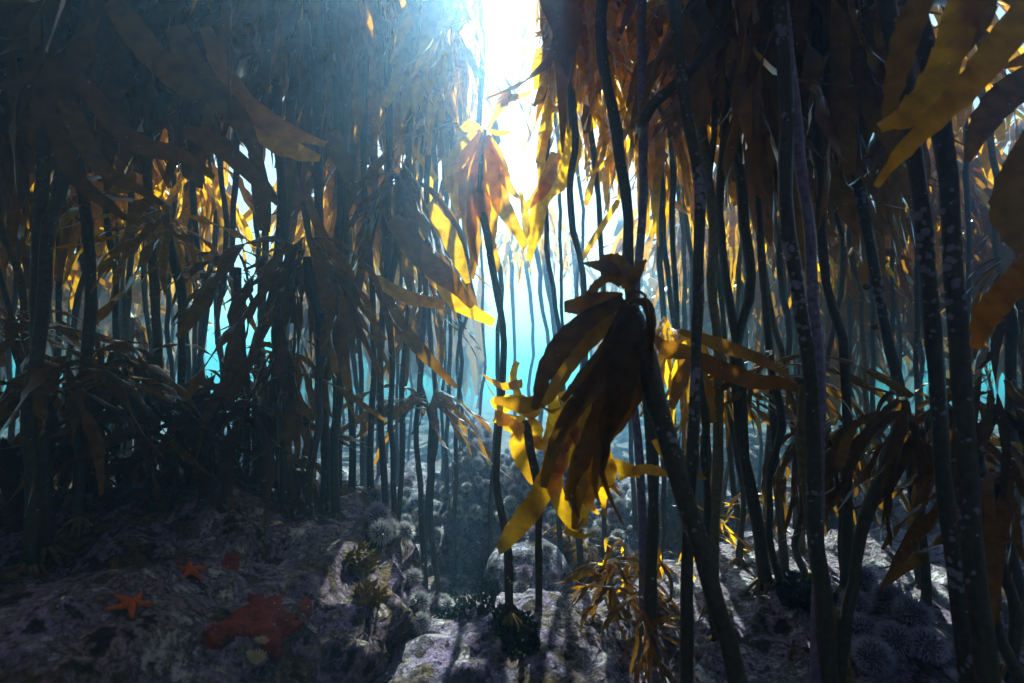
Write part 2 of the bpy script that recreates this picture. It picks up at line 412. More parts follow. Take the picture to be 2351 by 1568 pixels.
class Plant: pass
def plant(label, path, dia, mat=STIPE, top=None, base=None, nblades=22, L=(.7, 1.2), hang=1, group=None, bmat='a', seed=0,
          hold=True, name='kelp_plant', crown_r=.05, far=False, spread=None, swell=1.25, cat='kelp', sides=8, sway=.07):
    """path: world points from the upper end to the lower end; goes on down to the ground where base is None"""
    rs = random.Random(seed * 13 + 5)
    pts = [Vector(p) for p in path]
    if top: pts = [Vector(top)] + pts
    if base is None:
        lo = pts[-1]; dirv = (pts[-1] - pts[-2]).normalized() if len(pts) > 1 else Vector((0, 0, -1))
        gz = ground_z(lo.x, lo.y)
        if lo.z - gz > .05:
            k = max(0, lo.z - gz) * .6
            q = lo + Vector((dirv.x * k, dirv.y * k, 0)); q.z = ground_z(q.x, q.y) - .01
            pts.append(q)
    else: pts.append(Vector(base))
    b = pts[-1].copy()
    root = empty(name, b, label, cat, group)
    loc = [p - b for p in pts]
    r = dia * .44
    n = 14 if far else 30
    v, f = tube(loc, [r * swell * .75, r * swell, r * 1.12, r, r * .95, r * .95, r * 1.0, r * 1.15], n, 6 if far else sides, wob=.3, seed=seed, sway=sway)
    link('stipe', mesh_data('stipe', v, f, mat), root)
    if hold: holdfast(root, Vector((0, 0, 0)), r * 1.1, seed)
    o = Plant(); o.root, o.base, o.top, o.dir = root, b, pts[0], (pts[0] - pts[1]).normalized()
    if nblades: crown(o, nblades, L, hang, bmat, rs, crown_r, far, spread)
    return o
def crown(o, n, L, hang, bmat, rs, crown_r=.05, far=False, spread=None):
    specs = []
    for k in range(n):
        a = rs.uniform(0, 2 * math.pi) if spread is None else R(rs.gauss(spread[0], spread[1]))
        s = rs.uniform(*L); tpl = rs.randrange(18); tilt = R(rs.uniform(-18, 18))
        pos = o.top - o.base + o.dir * rs.uniform(-.05, .10) + Vector((math.cos(a), math.sin(a), 0)) * rs.uniform(.2, 1) * crown_r
        specs.append((pos, a, s, tpl, hang, tilt))
    if far:
        v, f = merge_blades(specs, BLADE)
        m = link('foliage', mesh_data('foliage', v, f, BLADE), o.root); m['kind'] = 'stuff'
        return
    for (pos, a, s, tpl, hg, tilt) in specs:
        b = link('blade', TEMPL[hg, bmat][tpl], o.root, pos)
        b.rotation_euler = (0, tilt, a); b.scale = (s, s * rs.uniform(.8, 1.25), s)
_bs = [0]
def blade(o, pts, width, twist=(0, 0), spiny=0, mat=BLADE, n=16, cols=2, ruffle=.12, cup=.15, facing=None, name='blade', label=None):
    """a blade laid along points (px, py, d); width in photo pixels at the mean depth"""
    _bs[0] += 1
    w = [P(*p) for p in pts]
    d = sum(p[2] for p in pts) / len(pts)
    path = spline(w, n)
    mid = path[n // 2]
    if facing is None: facing = (Vector((0, 0, CAM_Z)) - mid).normalized()
    v, f = ribbon([p - o.base for p in path], [q * pxm(d) for q in width], facing, twist, cols, ruffle, _bs[0], cup, spiny)
    b = link(name, mesh_data(name, v, f, mat), o.root)
    if label: b['label'] = label
    return b
def pp(d, *xy): return [P(x, y, d) for x, y in xy]
def up(p, z=3.75, dx=0.0, dy=0.0):
    return Vector((p.x + dx, p.y + dy, z))

# --- the slender kelp in the middle, standing in the light
K = plant('slender kelp with drooping golden crown, alone in the bright gap', [P(1112, 300, 2.5), P(1106, 430, 2.5), P(1122, 560, 2.46), P(1143, 720, 2.42), P(1147, 880, 2.32), P(1160, 1080, 2.2), P(1180, 1230, 2.08)],
          .037, STIPE, base=hit(1172, 1432)[0], nblades=0, seed=1)
D = 2.5
for pts, wd, tw in [
    ([(1110, 300), (1070, 330), (1040, 380), (1030, 440)], [14, 38, 40, 20], (0, 30)),
    ([(1105, 305), (1060, 380), (1050, 450), (1060, 500)], [14, 34, 44, 16], (10, -20)),
    ([(1108, 310), (1075, 400), (1078, 480), (1090, 560), (1085, 640)], [14, 36, 46, 36, 10], (-20, 40)),
    ([(1110, 310), (1090, 420), (1085, 540), (1098, 610)], [14, 32, 34, 8], (0, 60)),
    ([(1118, 310), (1145, 360), (1160, 410), (1178, 440), (1195, 455)], [12, 26, 32, 26, 8], (0, 35)),
    ([(1118, 312), (1140, 390), (1150, 460), (1180, 520), (1205, 565)], [14, 36, 46, 34, 20], (0, -30)),
    ([(1116, 310), (1130, 400), (1125, 480), (1128, 560)], [14, 44, 50, 16], (10, 0)),
    ([(1112, 308), (1100, 400), (1110, 480), (1120, 545)], [14, 40, 44, 14], (-10, 30)),
    ([(1120, 300), (1150, 306), (1172, 302)], [8, 14, 6], (0, 0)),
    ([(1118, 520), (1130, 570), (1140, 600), (1135, 640)], [8, 26, 24, 6], (0, 50)),
    ([(1106, 300), (1085, 290), (1050, 300)], [10, 30, 10], (0, 20)),
]:
    blade(K, [(x, y, D + .04 * math.sin(x)) for x, y in pts], wd, tw)
blade(K, [(1118, 295, D), (1135, 270, D), (1150, 240, D - .02), (1160, 212, D)], [6, 10, 34, 40], (0, 50), label='stiff folded leaf standing above the crown')
blade(K, [(1150, 225, D), (1185, 222, D), (1220, 212, D)], [30, 14, 4], (20, 0))

# --- second slender kelp with the yellow crown left of the big drooping one
K2 = plant('thin dark kelp stalk with bright yellow crown beside the drooping kelp', pp(2.2, (1208, 965), (1216, 1030), (1242, 1130), (1234, 1250), (1238, 1400), (1262, 1530)),
           .036, STIPE, nblades=0, seed=2)
for pts, wd, tw in [
    ([(1208, 965), (1190, 985), (1150, 960), (1135, 958)], [14, 34, 34, 26], (0, 20)),
    ([(1206, 965), (1170, 965), (1141, 966)], [16, 26, 24], (0, 0)),
    ([(1206, 970), (1190, 1010), (1200, 1060), (1225, 1110)], [20, 40, 36, 14], (0, 30)),
    ([(1210, 960), (1225, 940), (1200, 925), (1150, 920)], [20, 40, 44, 16], (20, 60)),
    ([(1205, 955), (1180, 925), (1150, 930), (1130, 915)], [14, 36, 40, 14], (30, 0)),
    ([(1215, 960), (1235, 985), (1232, 1020), (1225, 1040)], [14, 28, 26, 10], (0, 60)),
    ([(1200, 880), (1160, 888), (1135, 880), (1100, 855)], [20, 22, 20, 6], (10, 80)),
    ([(1208, 950), (1180, 880), (1180, 850), (1188, 830)], [6, 16, 18, 14], (0, 10)),
    ([(1212, 975), (1240, 1020), (1262, 1000), (1268, 930)], [16, 26, 30, 12], (0, 30)),
]:
    blade(K2, [(x, y, 2.2 + .03 * math.cos(x)) for x, y in pts], wd, tw)

# --- the big drooping kelp, close to the camera
HD = 1.35
G = plant('big drooping kelp with dark heavy blades on a thick leaning stalk', [P(1440, 690, 1.42), P(1468, 760, 1.40), P(1490, 860, 1.37), P(1520, 970, 1.34), P(1565, 1120, 1.30), P(1612, 1270, 1.27), P(1655, 1420, 1.25), P(1690, 1560, 1.24)],
          .049, STIPE_CRUST, nblades=0, seed=3, swell=1.35, sides=12, sway=0)
for pts, wd, tw, sp in [
    # crown pieces standing up: spiny star-like flaps
    ([(1440, 660), (1430, 630), (1405, 610), (1375, 600)], [26, 70, 84, 40], (0, 10), .5),
    ([(1425, 640), (1395, 615), (1360, 607), (1338, 604)], [24, 50, 30, 4], (0, 0), .4),
    ([(1448, 660), (1462, 630), (1470, 610), (1484, 596)], [14, 30, 34, 8], (0, 20), .2),
    ([(1440, 672), (1446, 640), (1430, 600), (1432, 575)], [14, 34, 30, 4], (10, 30), .4),
    ([(1425, 655), (1400, 640), (1375, 650), (1345, 690)], [16, 26, 32, 26], (0, 20), 0),
    ([(1430, 680), (1385, 684), (1340, 700), (1295, 705)], [24, 40, 66, 34], (0, 10), .35),
    # long heavy blades sweeping down and left
    ([(1432, 685), (1385, 712), (1335, 745), (1285, 800), (1250, 860), (1236, 910), (1226, 940)], [30, 50, 62, 76, 66, 44, 20], (0, 15), .03),
    ([(1435, 690), (1395, 745), (1345, 790), (1300, 850), (1262, 905), (1215, 930), (1175, 926), (1135, 918)], [30, 44, 50, 46, 40, 46, 54, 22], (-10, 20), .03),
    ([(1438, 695), (1405, 770), (1365, 830), (1325, 880), (1290, 920)], [24, 36, 34, 40, 16], (0, -20), .03),
    ([(1440, 700), (1412, 790), (1375, 870), (1325, 930), (1290, 990), (1262, 1060), (1248, 1120)], [30, 56, 62, 66, 56, 44, 24], (0, 25), .03),
    ([(1440, 700), (1425, 800), (1398, 900), (1362, 990), (1322, 1070), (1302, 1150)], [30, 66, 76, 66, 50, 20], (10, -20), .03),
    ([(1445, 700), (1438, 800), (1424, 900), (1405, 970), (1398, 1010)], [36, 86, 96, 74, 20], (0, 10), .04),
    ([(1448, 700), (1455, 790), (1452, 880), (1430, 950), (1398, 1000), (1378, 1060), (1400, 1140), (1432, 1205)], [30, 66, 84, 74, 50, 26, 14, 6], (0, 30), .06),
    ([(1450, 700), (1470, 760), (1480, 830), (1470, 900), (1445, 950)], [24, 50, 52, 40, 12], (20, -10), .03),
    ([(1455, 690), (1480, 700), (1492, 740), (1484, 800), (1474, 830)], [16, 22, 26, 24, 8], (0, 50), 0),
    ([(1430, 690), (1398, 800), (1360, 950), (1336, 1060), (1328, 1130), (1318, 1216)], [24, 50, 66, 56, 60, 16], (0, 30), .03),
    ([(1432, 690), (1380, 735), (1330, 790), (1290, 840), (1262, 880)], [16, 22, 26, 22, 6], (0, 60), .03),
    ([(1440, 700), (1400, 800), (1350, 880), (1300, 935), (1262, 945), (1238, 925)], [16, 30, 34, 32, 26, 8], (0, 40), .02),
    ([(1452, 690), (1486, 690), (1500, 730), (1494, 800), (1500, 850)], [10, 16, 20, 22, 6], (0, 40), 0),
    ([(1442, 690), (1462, 670), (1482, 680), (1490, 720)], [8, 12, 14, 6], (0, 90), 0),
    ([(1420, 900), (1390, 960), (1392, 1030), (1382, 1090), (1400, 1120)], [26, 40, 34, 22, 4], (0, 30), .04),
    ([(1345, 900), (1300, 960), (1270, 1020), (1256, 1040)], [22, 34, 30, 8], (0, -20), .04),
    ([(1360, 960), (1345, 1050), (1312, 1120), (1330, 1190)], [24, 40, 34, 10], (0, 40), .04),
    ([(1400, 950), (1372, 1050), (1366, 1120), (1380, 1160)], [20, 36, 26, 6], (0, -40), .04),
]:
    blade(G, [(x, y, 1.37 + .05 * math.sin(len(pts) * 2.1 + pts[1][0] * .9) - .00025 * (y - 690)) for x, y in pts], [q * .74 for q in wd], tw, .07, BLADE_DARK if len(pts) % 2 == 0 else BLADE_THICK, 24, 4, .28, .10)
# sunlit pieces hanging lower, further in the light
for pts, wd, tw in [
    ([(1372, 960), (1352, 1020), (1340, 1080), (1325, 1160)], [30, 46, 44, 20], (0, 15)),
    ([(1298, 960), (1275, 1060), (1245, 1130), (1205, 1190), (1165, 1240), (1143, 1262)], [34, 56, 54, 54, 46, 24], (0, 20)),
    ([(1268, 900), (1275, 950), (1290, 1000)], [20, 36, 20], (0, 10)),
    ([(1300, 920), (1330, 1000), (1360, 1050), (1395, 1100), (1425, 1140)], [16, 40, 40, 26, 6], (10, 50)),
    ([(1345, 1000), (1365, 1060), (1350, 1150), (1375, 1180)], [20, 46, 44, 6], (0, -30)),
    ([(1280, 1060), (1275, 1120), (1300, 1180), (1325, 1225)], [26, 40, 36, 12], (0, 30)),
    ([(1320, 1180), (1312, 1222), (1350, 1228), (1375, 1212)], [34, 26, 18, 6], (0, 80)),
    ([(1400, 1060), (1430, 1075), (1470, 1085)], [20, 34, 26], (0, 20)),
    ([(1330, 980), (1300, 1040), (1268, 1080), (1240, 1110)], [24, 44, 50, 20], (0, 30)),
    ([(1380, 1010), (1400, 1080), (1385, 1150), (1392, 1190)], [20, 34, 34, 6], (0, 60)),
    ([(1290, 900), (1320, 960), (1300, 1010), (1285, 1050)], [20, 40, 40, 14], (0, -40)),
    ([(1350, 1080), (1330, 1140), (1345, 1190), (1330, 1215)], [20, 34, 26, 8], (0, 60)),
    ([(1420, 1100), (1455, 1080), (1500, 1078), (1540, 1090)], [10, 22, 24, 8], (0, 40)),
    ([(1500, 1010), (1540, 1060), (1580, 1075), (1620, 1100)], [10, 22, 24, 8], (0, 40)),
]:
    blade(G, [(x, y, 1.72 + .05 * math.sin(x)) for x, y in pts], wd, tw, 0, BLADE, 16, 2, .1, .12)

# --- stalks on the right, each with its own look
def stalk(label, d, pts, dia, mat=STIPE, z=3.75, dx=0, dy=0, nb=20, L=(.7, 1.2), seed=0, base=None, bmat='a', **kw):
    w = [P(q[0], q[1], q[2] if len(q) > 2 else d) for q in pts]
    top = up(w[0], z, dx, dy) if z else None
    return plant(label, w, dia, mat, top, base, nb, L, 1, None, bmat, seed, sway=.028, **kw)
stalk('straight pale purple stalk rising behind the drooping kelp', 2.1, [(1475, 20), (1471, 300), (1468, 680), (1468, 1000), (1474, 1280)], .040, STIPE_PURPLE, seed=10, dx=.05, nb=10, L=(.4, .7))
stalk('brown leaning stalk crossing beside the pale purple stalk', 2.0, [(1395, 60), (1425, 300), (1448, 480), (1462, 700), (1500, 1000), (1494, 1260)], .050, STIPE, seed=11, nb=10, L=(.4, .7))
stalk('long black stalk with white specks just right of drooping kelp', 1.62, [(1565, 60), (1582, 300), (1601, 430), (1590, 600), (1585, 900), (1582, 1200), (1578, 1530)], .042, STIPE_CRUST, seed=12, nb=10)
stalk('olive stalk immediately right of the white-specked black stalk', 2.2, [(1612, 200), (1638, 500), (1630, 650), (1655, 800), (1657, 1000), (1642, 1200)], .050, STIPE_OLIVE, seed=13, nb=14)
stalk('thin dark stalk between drooping kelp and white-specked stalk', 3.4, [(1535, 200), (1548, 400), (1550, 600), (1562, 850), (1600, 1080)], .042, STIPE, seed=14)
stalk('wavy dark stalk with a kink, right of the olive stalk', 2.3, [(1690, 250), (1705, 480), (1727, 640), (1690, 800), (1697, 1000), (1737, 1200)], .054, STIPE, seed=15, nb=14)
stalk('narrow dark stalk next to the kinked wavy stalk', 2.6, [(1735, 200), (1747, 420), (1752, 600), (1764, 850), (1792, 1170)], .044, STIPE, seed=16, nb=14)
stalk('thick dark stalk dotted with white crust discs', 1.5, [(1790, 60), (1808, 300), (1836, 600), (1850, 800), (1856, 1000), (1868, 1200), (1884, 1330)], .048, STIPE_CRUST, seed=17, nb=12)
stalk('smooth lilac stalk leaning against the disc-dotted stalk', 1.62, [(1846, 560), (1864, 720), (1888, 900), (1888, 1050), (1878, 1250)], .040, STIPE_PURPLE, z=3.6, dx=-.14, seed=18, nb=10)
stalk('dark stalk leaning right behind the lilac stalk', 2.1, [(1872, 250), (1888, 460), (1910, 620), (1948, 800), (1953, 1000), (1945, 1120)], .044, STIPE, seed=19, nb=14)
stalk('dark stalk with knobbly snails left of the two thick right-hand stalks', 2.2, [(1960, 300), (1997, 560), (2032, 760), (2062, 920), (2090, 1100)], .052, STIPE_CRUST, seed=20, nb=12)
stalk('thick crusted stalk with pink patches, left of the thickest stalk', 1.3, [(2012, 20), (2070, 290), (2106, 600), (2142, 900), (2166, 1100), (2195, 1290)], .045, STIPE_CRUST, seed=21, dx=-.2, nb=10)
stalk('thickest near-black stalk on the right of the forest', 1.15, [(2105, 20), (2158, 330), (2190, 600), (2220, 850), (2242, 1100), (2262, 1400)], .048, STIPE_CRUST, seed=22, dx=-.2, nb=8)
stalk('short brown stalk broken at its curled top, rooted by purple urchins', 1.6, [(1845, 885), (1846, 1000), (1852, 1120), (1872, 1290), (1915, 1420)], .034, STIPE_OLIVE, z=None, seed=23, nb=0)
stalk('curved brown stalk sweeping down to the purple urchins', 1.6, [(2075, 960), (2030, 1110), (1978, 1220), (1948, 1350), (1930, 1425)], .042, STIPE, z=None, seed=24, nb=9, L=(.22, .42), bmat='t')
stalk('brown bent stalk crossing the top above the golden curtain', 1.75, [(1690, -60), (1645, 80), (1592, 160), (1500, 240), (1478, 275)], .050, STIPE, z=3.4, dx=.2, seed=25, nb=6, base=P(1470, 300, 2.0), hold=False)
for i, (a, b_, d) in enumerate([((1672, 700), (1700, 1180), 2.9), ((1770, 640), (1835, 1160), 2.7), ((1800, 700), (1765, 1190), 3.0), ((1930, 640), (1900, 1180), 3.0), ((1980, 700), (1985, 1150), 3.1),
                                ((1688, 980), (1745, 1235), 2.3), ((2120, 700), (2100, 1100), 3.2), ((2290, 480), (2320, 1000), 3.2), ((1815, 520), (1822, 1100), 3.4), ((2230, 520), (2190, 1080), 3.6), ((1722, 420), (1660, 1100), 3.6)]):
    w = [P(a[0] - 25, a[1] - 330, d), P(*a, d), P((a[0] + b_[0]) / 2 + 12 * math.sin(i * 2), (a[1] + b_[1]) / 2, d), P(*b_, d)]
    plant('thin dark stalk standing back among the right-hand kelp', w, .036 + .004 * (i % 3), [STIPE, STIPE_OLIVE, STIPE][i % 3], up(w[0], 3.8), None, 18, (.7, 1.2), 1, 'thin stalks back among the right-hand kelp', 'a', 40 + i)

# --- stalks on the left
stalk('thick dark out-of-focus stalk by the left edge', 1.7, [(112, 200), (108, 450), (104, 800), (110, 1150), (100, 1280)], .046, STIPE, seed=60, nb=16)
stalk('dim stalk right beside the thick left-edge stalk', 1.9, [(190, 300), (200, 700), (185, 1100)], .046, STIPE, seed=61, nb=16)
stalk('grey-brown stalk rising through the yellow leaves on the left', 2.4, [(340, 250), (347, 500), (368, 800), (352, 1000)], .048, STIPE_OLIVE, seed=62, nb=14)
stalk('dark forked-looking stalk at the left rim of the blue gap', 2.2, [(630, 200), (642, 450), (640, 700), (652, 1040)], .048, STIPE, seed=63, nb=14)
stalk('yellowish slim stalk standing on the mottled rock crest', 3.0, [(540, 480), (546, 700), (565, 950), (570, 1085)], .036, STIPE_OLIVE, seed=64, nb=12)
stalk('dim brown stalk beside the yellowish slim stalk', 2.8, [(598, 350), (601, 560), (588, 850), (588, 1080)], .044, STIPE_OLIVE, seed=65, nb=12)
stalk('black stalk left of the blue central gap, first of five close together', 2.35, [(728, 150), (735, 450), (744, 800), (746, 1120)], .045, STIPE, seed=66, nb=14)
stalk('black stalk touching the pair left of the blue gap', 2.6, [(765, 150), (772, 500), (770, 850), (776, 1140)], .044, STIPE, seed=67, nb=14)
stalk('narrow black stalk in the middle of the five left of the gap', 2.9, [(795, 300), (800, 650), (808, 900), (806, 1150)], .042, STIPE, seed=68, nb=14)
stalk('straight black stalk fourth of the five left of the gap', 2.9, [(840, 300), (846, 650), (846, 900), (853, 1200)], .040, STIPE, seed=69, nb=14)
stalk('longest black stalk nearest the blue gap, reaching the gully floor', 2.8, [(882, 250), (888, 500), (876, 800), (882, 1050), (886, 1300)], .042, STIPE, seed=70, nb=14)
stalk('gently curved thin stalk in the left of the blue gap', 3.3, [(945, 420), (941, 590), (928, 800), (922, 1000), (906, 1280)], .042, STIPE, seed=71, nb=12)
for i, (a, b_, d) in enumerate([((400, 540), (394, 1000), 3.6), ((436, 560), (430, 980), 3.8), ((482, 600), (478, 1000), 3.9), ((520, 560), (505, 1020), 3.4), ((300, 560), (292, 1060), 3.3), ((245, 600), (262, 1080), 3.0),
                                ((690, 560), (700, 1090), 3.2), ((60, 620), (52, 1180), 2.4), ((150, 640), (140, 1150), 3.2), ((20, 560), (10, 1150), 3.0), ((670, 620), (676, 1080), 2.7), ((815, 640), (828, 1120), 3.8)]):
    w = [P(a[0] - 10, a[1] - 330, d), P(*a, d), P((a[0] + b_[0]) / 2 + 10 * math.sin(i * 2.3), (a[1] + b_[1]) / 2, d), P(*b_, d)]
    plant('thin stalk in the tangle of kelp on the left', w, .036 + .004 * (i % 3), [STIPE, STIPE_OLIVE, STIPE][i % 3], up(w[0], 3.8), None, 20, (.7, 1.2), 1, 'thin stalks in the left tangle', 'a', 80 + i)

# --- crowns that hang lower, inside the picture
def low(label, crown_at, d, base_px, nb, L, seed, bmat='a', mat=STIPE, hang=1, dia=.036, group=None, spread=None, lean=0):
    c = P(*crown_at, d); b = P(base_px[0], base_px[1], d); g = Vector((b.x, b.y, ground_z(b.x, b.y)))
    m = c.lerp(g, .45) + Vector((lean, .03, 0))
    return plant(label, [c, m], dia, mat, None, g, nb, L, hang, group, bmat, seed, spread=spread)
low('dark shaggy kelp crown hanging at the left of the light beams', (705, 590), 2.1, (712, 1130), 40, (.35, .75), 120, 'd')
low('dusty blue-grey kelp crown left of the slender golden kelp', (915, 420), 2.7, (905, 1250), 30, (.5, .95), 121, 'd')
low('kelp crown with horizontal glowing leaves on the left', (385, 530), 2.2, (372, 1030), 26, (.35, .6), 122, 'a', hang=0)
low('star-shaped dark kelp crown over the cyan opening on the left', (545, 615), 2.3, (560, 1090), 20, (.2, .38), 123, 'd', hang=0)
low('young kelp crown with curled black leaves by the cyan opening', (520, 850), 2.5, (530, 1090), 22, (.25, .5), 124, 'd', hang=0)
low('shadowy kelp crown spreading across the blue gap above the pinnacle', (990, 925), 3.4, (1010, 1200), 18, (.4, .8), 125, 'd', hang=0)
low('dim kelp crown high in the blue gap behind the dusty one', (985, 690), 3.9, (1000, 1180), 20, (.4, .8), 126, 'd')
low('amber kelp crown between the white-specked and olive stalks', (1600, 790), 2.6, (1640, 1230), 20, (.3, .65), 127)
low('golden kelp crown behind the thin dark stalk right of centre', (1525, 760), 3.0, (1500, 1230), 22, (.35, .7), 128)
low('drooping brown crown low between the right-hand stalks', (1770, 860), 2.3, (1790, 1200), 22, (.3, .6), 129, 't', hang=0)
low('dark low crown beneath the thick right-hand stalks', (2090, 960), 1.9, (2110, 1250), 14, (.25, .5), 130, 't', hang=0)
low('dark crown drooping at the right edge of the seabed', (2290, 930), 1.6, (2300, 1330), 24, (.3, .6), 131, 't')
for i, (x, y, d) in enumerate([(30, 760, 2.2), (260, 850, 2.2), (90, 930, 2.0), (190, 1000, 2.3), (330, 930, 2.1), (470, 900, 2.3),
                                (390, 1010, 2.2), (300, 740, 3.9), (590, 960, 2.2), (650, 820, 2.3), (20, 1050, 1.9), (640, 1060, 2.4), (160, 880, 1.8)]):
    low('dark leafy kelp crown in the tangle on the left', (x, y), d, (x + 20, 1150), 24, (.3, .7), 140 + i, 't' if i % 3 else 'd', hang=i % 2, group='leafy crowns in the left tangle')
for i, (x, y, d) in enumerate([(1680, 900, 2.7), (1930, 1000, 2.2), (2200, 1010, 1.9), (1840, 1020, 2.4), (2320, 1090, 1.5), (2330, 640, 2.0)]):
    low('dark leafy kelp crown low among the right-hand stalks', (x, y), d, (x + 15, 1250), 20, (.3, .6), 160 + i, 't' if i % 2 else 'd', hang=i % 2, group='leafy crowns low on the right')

# --- straps that cross the picture singly, grouped on the plants they hang from
U = plant('kelp overhead on the left, long amber straps trailing down', [Vector((-1.3, 1.55, 3.9)), Vector((-1.42, 1.6, 2.6)), Vector((-1.45, 1.6, 1.6))], .045, STIPE, None, None, 20, (.7, 1.1), 1, None, 'd', 200)
for pts, d, wd, tw, mat in [
    ([(470, 60), (530, 190), (600, 270), (690, 312), (748, 331)], 1.75, [30, 44, 56, 46, 12], (0, 20), BLADE),
    ([(480, 120), (545, 225), (620, 310), (690, 350), (735, 362)], 1.8, [20, 40, 60, 60, 20], (-10, 30), BLADE),
    ([(250, 0), (330, 100), (400, 180), (450, 230)], 1.6, [50, 66, 60, 24], (0, 10), BLADE_DARK),
    ([(400, 60), (460, 180), (540, 260), (600, 380)], 1.7, [50, 70, 60, 20], (0, 30), BLADE_DARK),
    ([(180, 180), (300, 320), (420, 360), (492, 408)], 1.5, [40, 50, 44, 14], (0, -20), BLADE_DARK),
    ([(150, 230), (230, 380), (330, 440), (372, 470)], 1.5, [40, 44, 34, 14], (10, 30), BLADE_DARK),
    ([(120, 260), (170, 400), (250, 470), (292, 505)], 1.5, [40, 44, 34, 14], (0, 20), BLADE_DARK),
    ([(420, 300), (500, 330), (600, 420), (640, 470)], 1.75, [30, 50, 44, 14], (0, 30), BLADE_DARK),
]:
    blade(U, [(x, y, d) for x, y in pts], wd, tw, 0, mat, 18, 2, .12, .15)
V = plant('kelp at the upper right corner, broad orange straps hanging into view', [Vector((1.28, 1.05, 3.3)), Vector((1.45, 1.15, 2.2)), Vector((1.6, 1.25, 1.2))], .05, STIPE, None, None, 8, (.6, .9), 1, None, 'a', 201)
for pts, d, wd, tw, mat in [
    ([(2430, -60), (2340, 50), (2230, 190), (2120, 300), (2050, 375), (2012, 428)], .95, [80, 88, 84, 70, 50, 16], (0, 25), BLADE_AMBER),
    ([(2235, -80), (2200, 60), (2150, 180), (2090, 260), (2020, 292)], 1.0, [60, 90, 80, 90, 30], (10, -30), BLADE_AMBER),
    ([(2140, -60), (2090, 60), (2060, 170), (2035, 290)], 1.05, [50, 74, 60, 26], (0, 30), BLADE_DARK),
    ([(2260, -80), (2250, 40), (2215, 120)], 1.0, [60, 70, 20], (0, 20), BLADE_DARK),
    ([(2400, 150), (2300, 230), (2250, 300), (2222, 370)], 1.5, [60, 90, 70, 16], (0, 20), BLADE_DARK),
    ([(2380, 590), (2320, 660), (2265, 730), (2240, 800)], 1.0, [60, 66, 70, 24], (0, 30), BLADE_AMBER),
    ([(2390, 280), (2340, 400), (2320, 500), (2350, 580)], 1.1, [50, 80, 90, 30], (0, 20), BLADE_DARK),
    ([(2400, 120), (2340, 140), (2305, 155)], 1.2, [30, 34, 10], (0, 10), BLADE_AMBER),
]:
    blade(V, [(x, y, d) for x, y in pts], [q * .86 for q in wd], tw, .05, mat, 24, 4, .36, .15)
W = plant('kelp in the middle left whose single orange straps catch the sun', [Vector((-.85, 2.35, 3.7)), Vector((-.8, 2.3, 2.3)), Vector((-.78, 2.3, 1.4))], .04, STIPE, None, None, 14, (.7, 1.1), 1, None, 'd', 202)
for pts, d, wd, tw, mat in [
    ([(700, 440), (740, 540), (790, 630), (830, 705)], 2.2, [20, 24, 24, 8], (0, 20), BLADE),
    ([(860, 640), (930, 680), (1020, 700)], 2.3, [26, 34, 22], (0, 15), BLADE),
    ([(900, 500), (970, 590), (1040, 650), (1085, 705)], 2.4, [40, 54, 54, 16], (0, 30), BLADE_DARK),
    ([(930, 560), (1010, 640), (1060, 700), (1134, 742)], 2.5, [34, 50, 46, 22], (0, -20), BLADE),
    ([(870, 660), (930, 760), (1000, 840), (1050, 890)], 2.5, [24, 34, 30, 10], (0, 30), BLADE_DARK),
    ([(980, 470), (1030, 540), (1060, 610), (1075, 650)], 2.6, [30, 46, 40, 12], (0, 30), BLADE),
    ([(760, 300), (790, 380), (815, 450)], 2.2, [40, 44, 10], (0, 20), BLADE_DARK),
]:
    blade(W, [(x, y, d) for x, y in pts], wd, tw, 0, mat, 16, 2, .12, .15)
X = plant('kelp right of the light shaft with one long golden blade curling down', [P(1290, 60, 3.1), P(1300, 260, 3.1)], .045, STIPE, up(P(1290, 60, 3.1), 3.9), Vector((.42, 3.05, ground_z(.42, 3.05))), 7, (.5, .9), 1, None, 'a', 203, spread=(0, 40))
for pts, wd, tw in [
    ([(1300, 250), (1310, 340), (1285, 410), (1245, 450), (1232, 520), (1215, 600)], [30, 56, 60, 46, 44, 14], (0, 40)),
    ([(1275, 350), (1250, 430), (1205, 480)], [24, 36, 18], (0, 30)),
    ([(1195, 440), (1208, 500), (1205, 560), (1190, 650)], [8, 26, 26, 6], (0, 120)),
    ([(1240, 110), (1238, 170), (1228, 205)], [20, 44, 8], (0, 20)),
    ([(1420, 460), (1370, 540), (1330, 605)], [12, 16, 10], (0, 10)),
    ([(1262, 240), (1250, 310), (1232, 375)], [30, 30, 8], (0, 30)),
    ([(1255, 300), (1243, 380), (1238, 460)], [14, 22, 6], (0, 60)),
]:
    blade(X, [(x, y, 3.1 + .03 * math.sin(x)) for x, y in pts], wd, tw)
Y = plant('amber kelp strap arching from the broken brown stalk', [P(1850, 880, 1.62), P(1848, 900, 1.62)], .03, STIPE_OLIVE, None, P(1847, 930, 1.62), 0, seed=204, hold=False) if False else None
Z = plant('kelp with a long brown strap reaching right toward the dotted stalk', [P(1590, 815, 1.75), P(1600, 900, 1.8)], .03, STIPE, None, None, 0, seed=205)
for pts, d, wd, tw in [
    ([(1590, 815), (1660, 850), (1740, 875), (1800, 880), (1842, 900)], 1.7, [30, 44, 40, 34, 14], (0, 20)),
    ([(1560, 760), (1680, 800), (1760, 830), (1830, 880)], 1.75, [12, 34, 34, 10], (0, 60)),
    ([(1595, 830), (1620, 900), (1640, 970)], 1.9, [24, 46, 16], (0, 40)),
    ([(1585, 810), (1530, 800), (1500, 770)], 1.75, [30, 46, 10], (0, 30)),
    ([(1590, 820), (1560, 880), (1545, 940)], 1.9, [20, 36, 10], (0, 30)),
]:
    blade(Z, [(x, y, d) for x, y in pts], wd, tw, 0, BLADE_DARK, 16, 2, .12, .15)

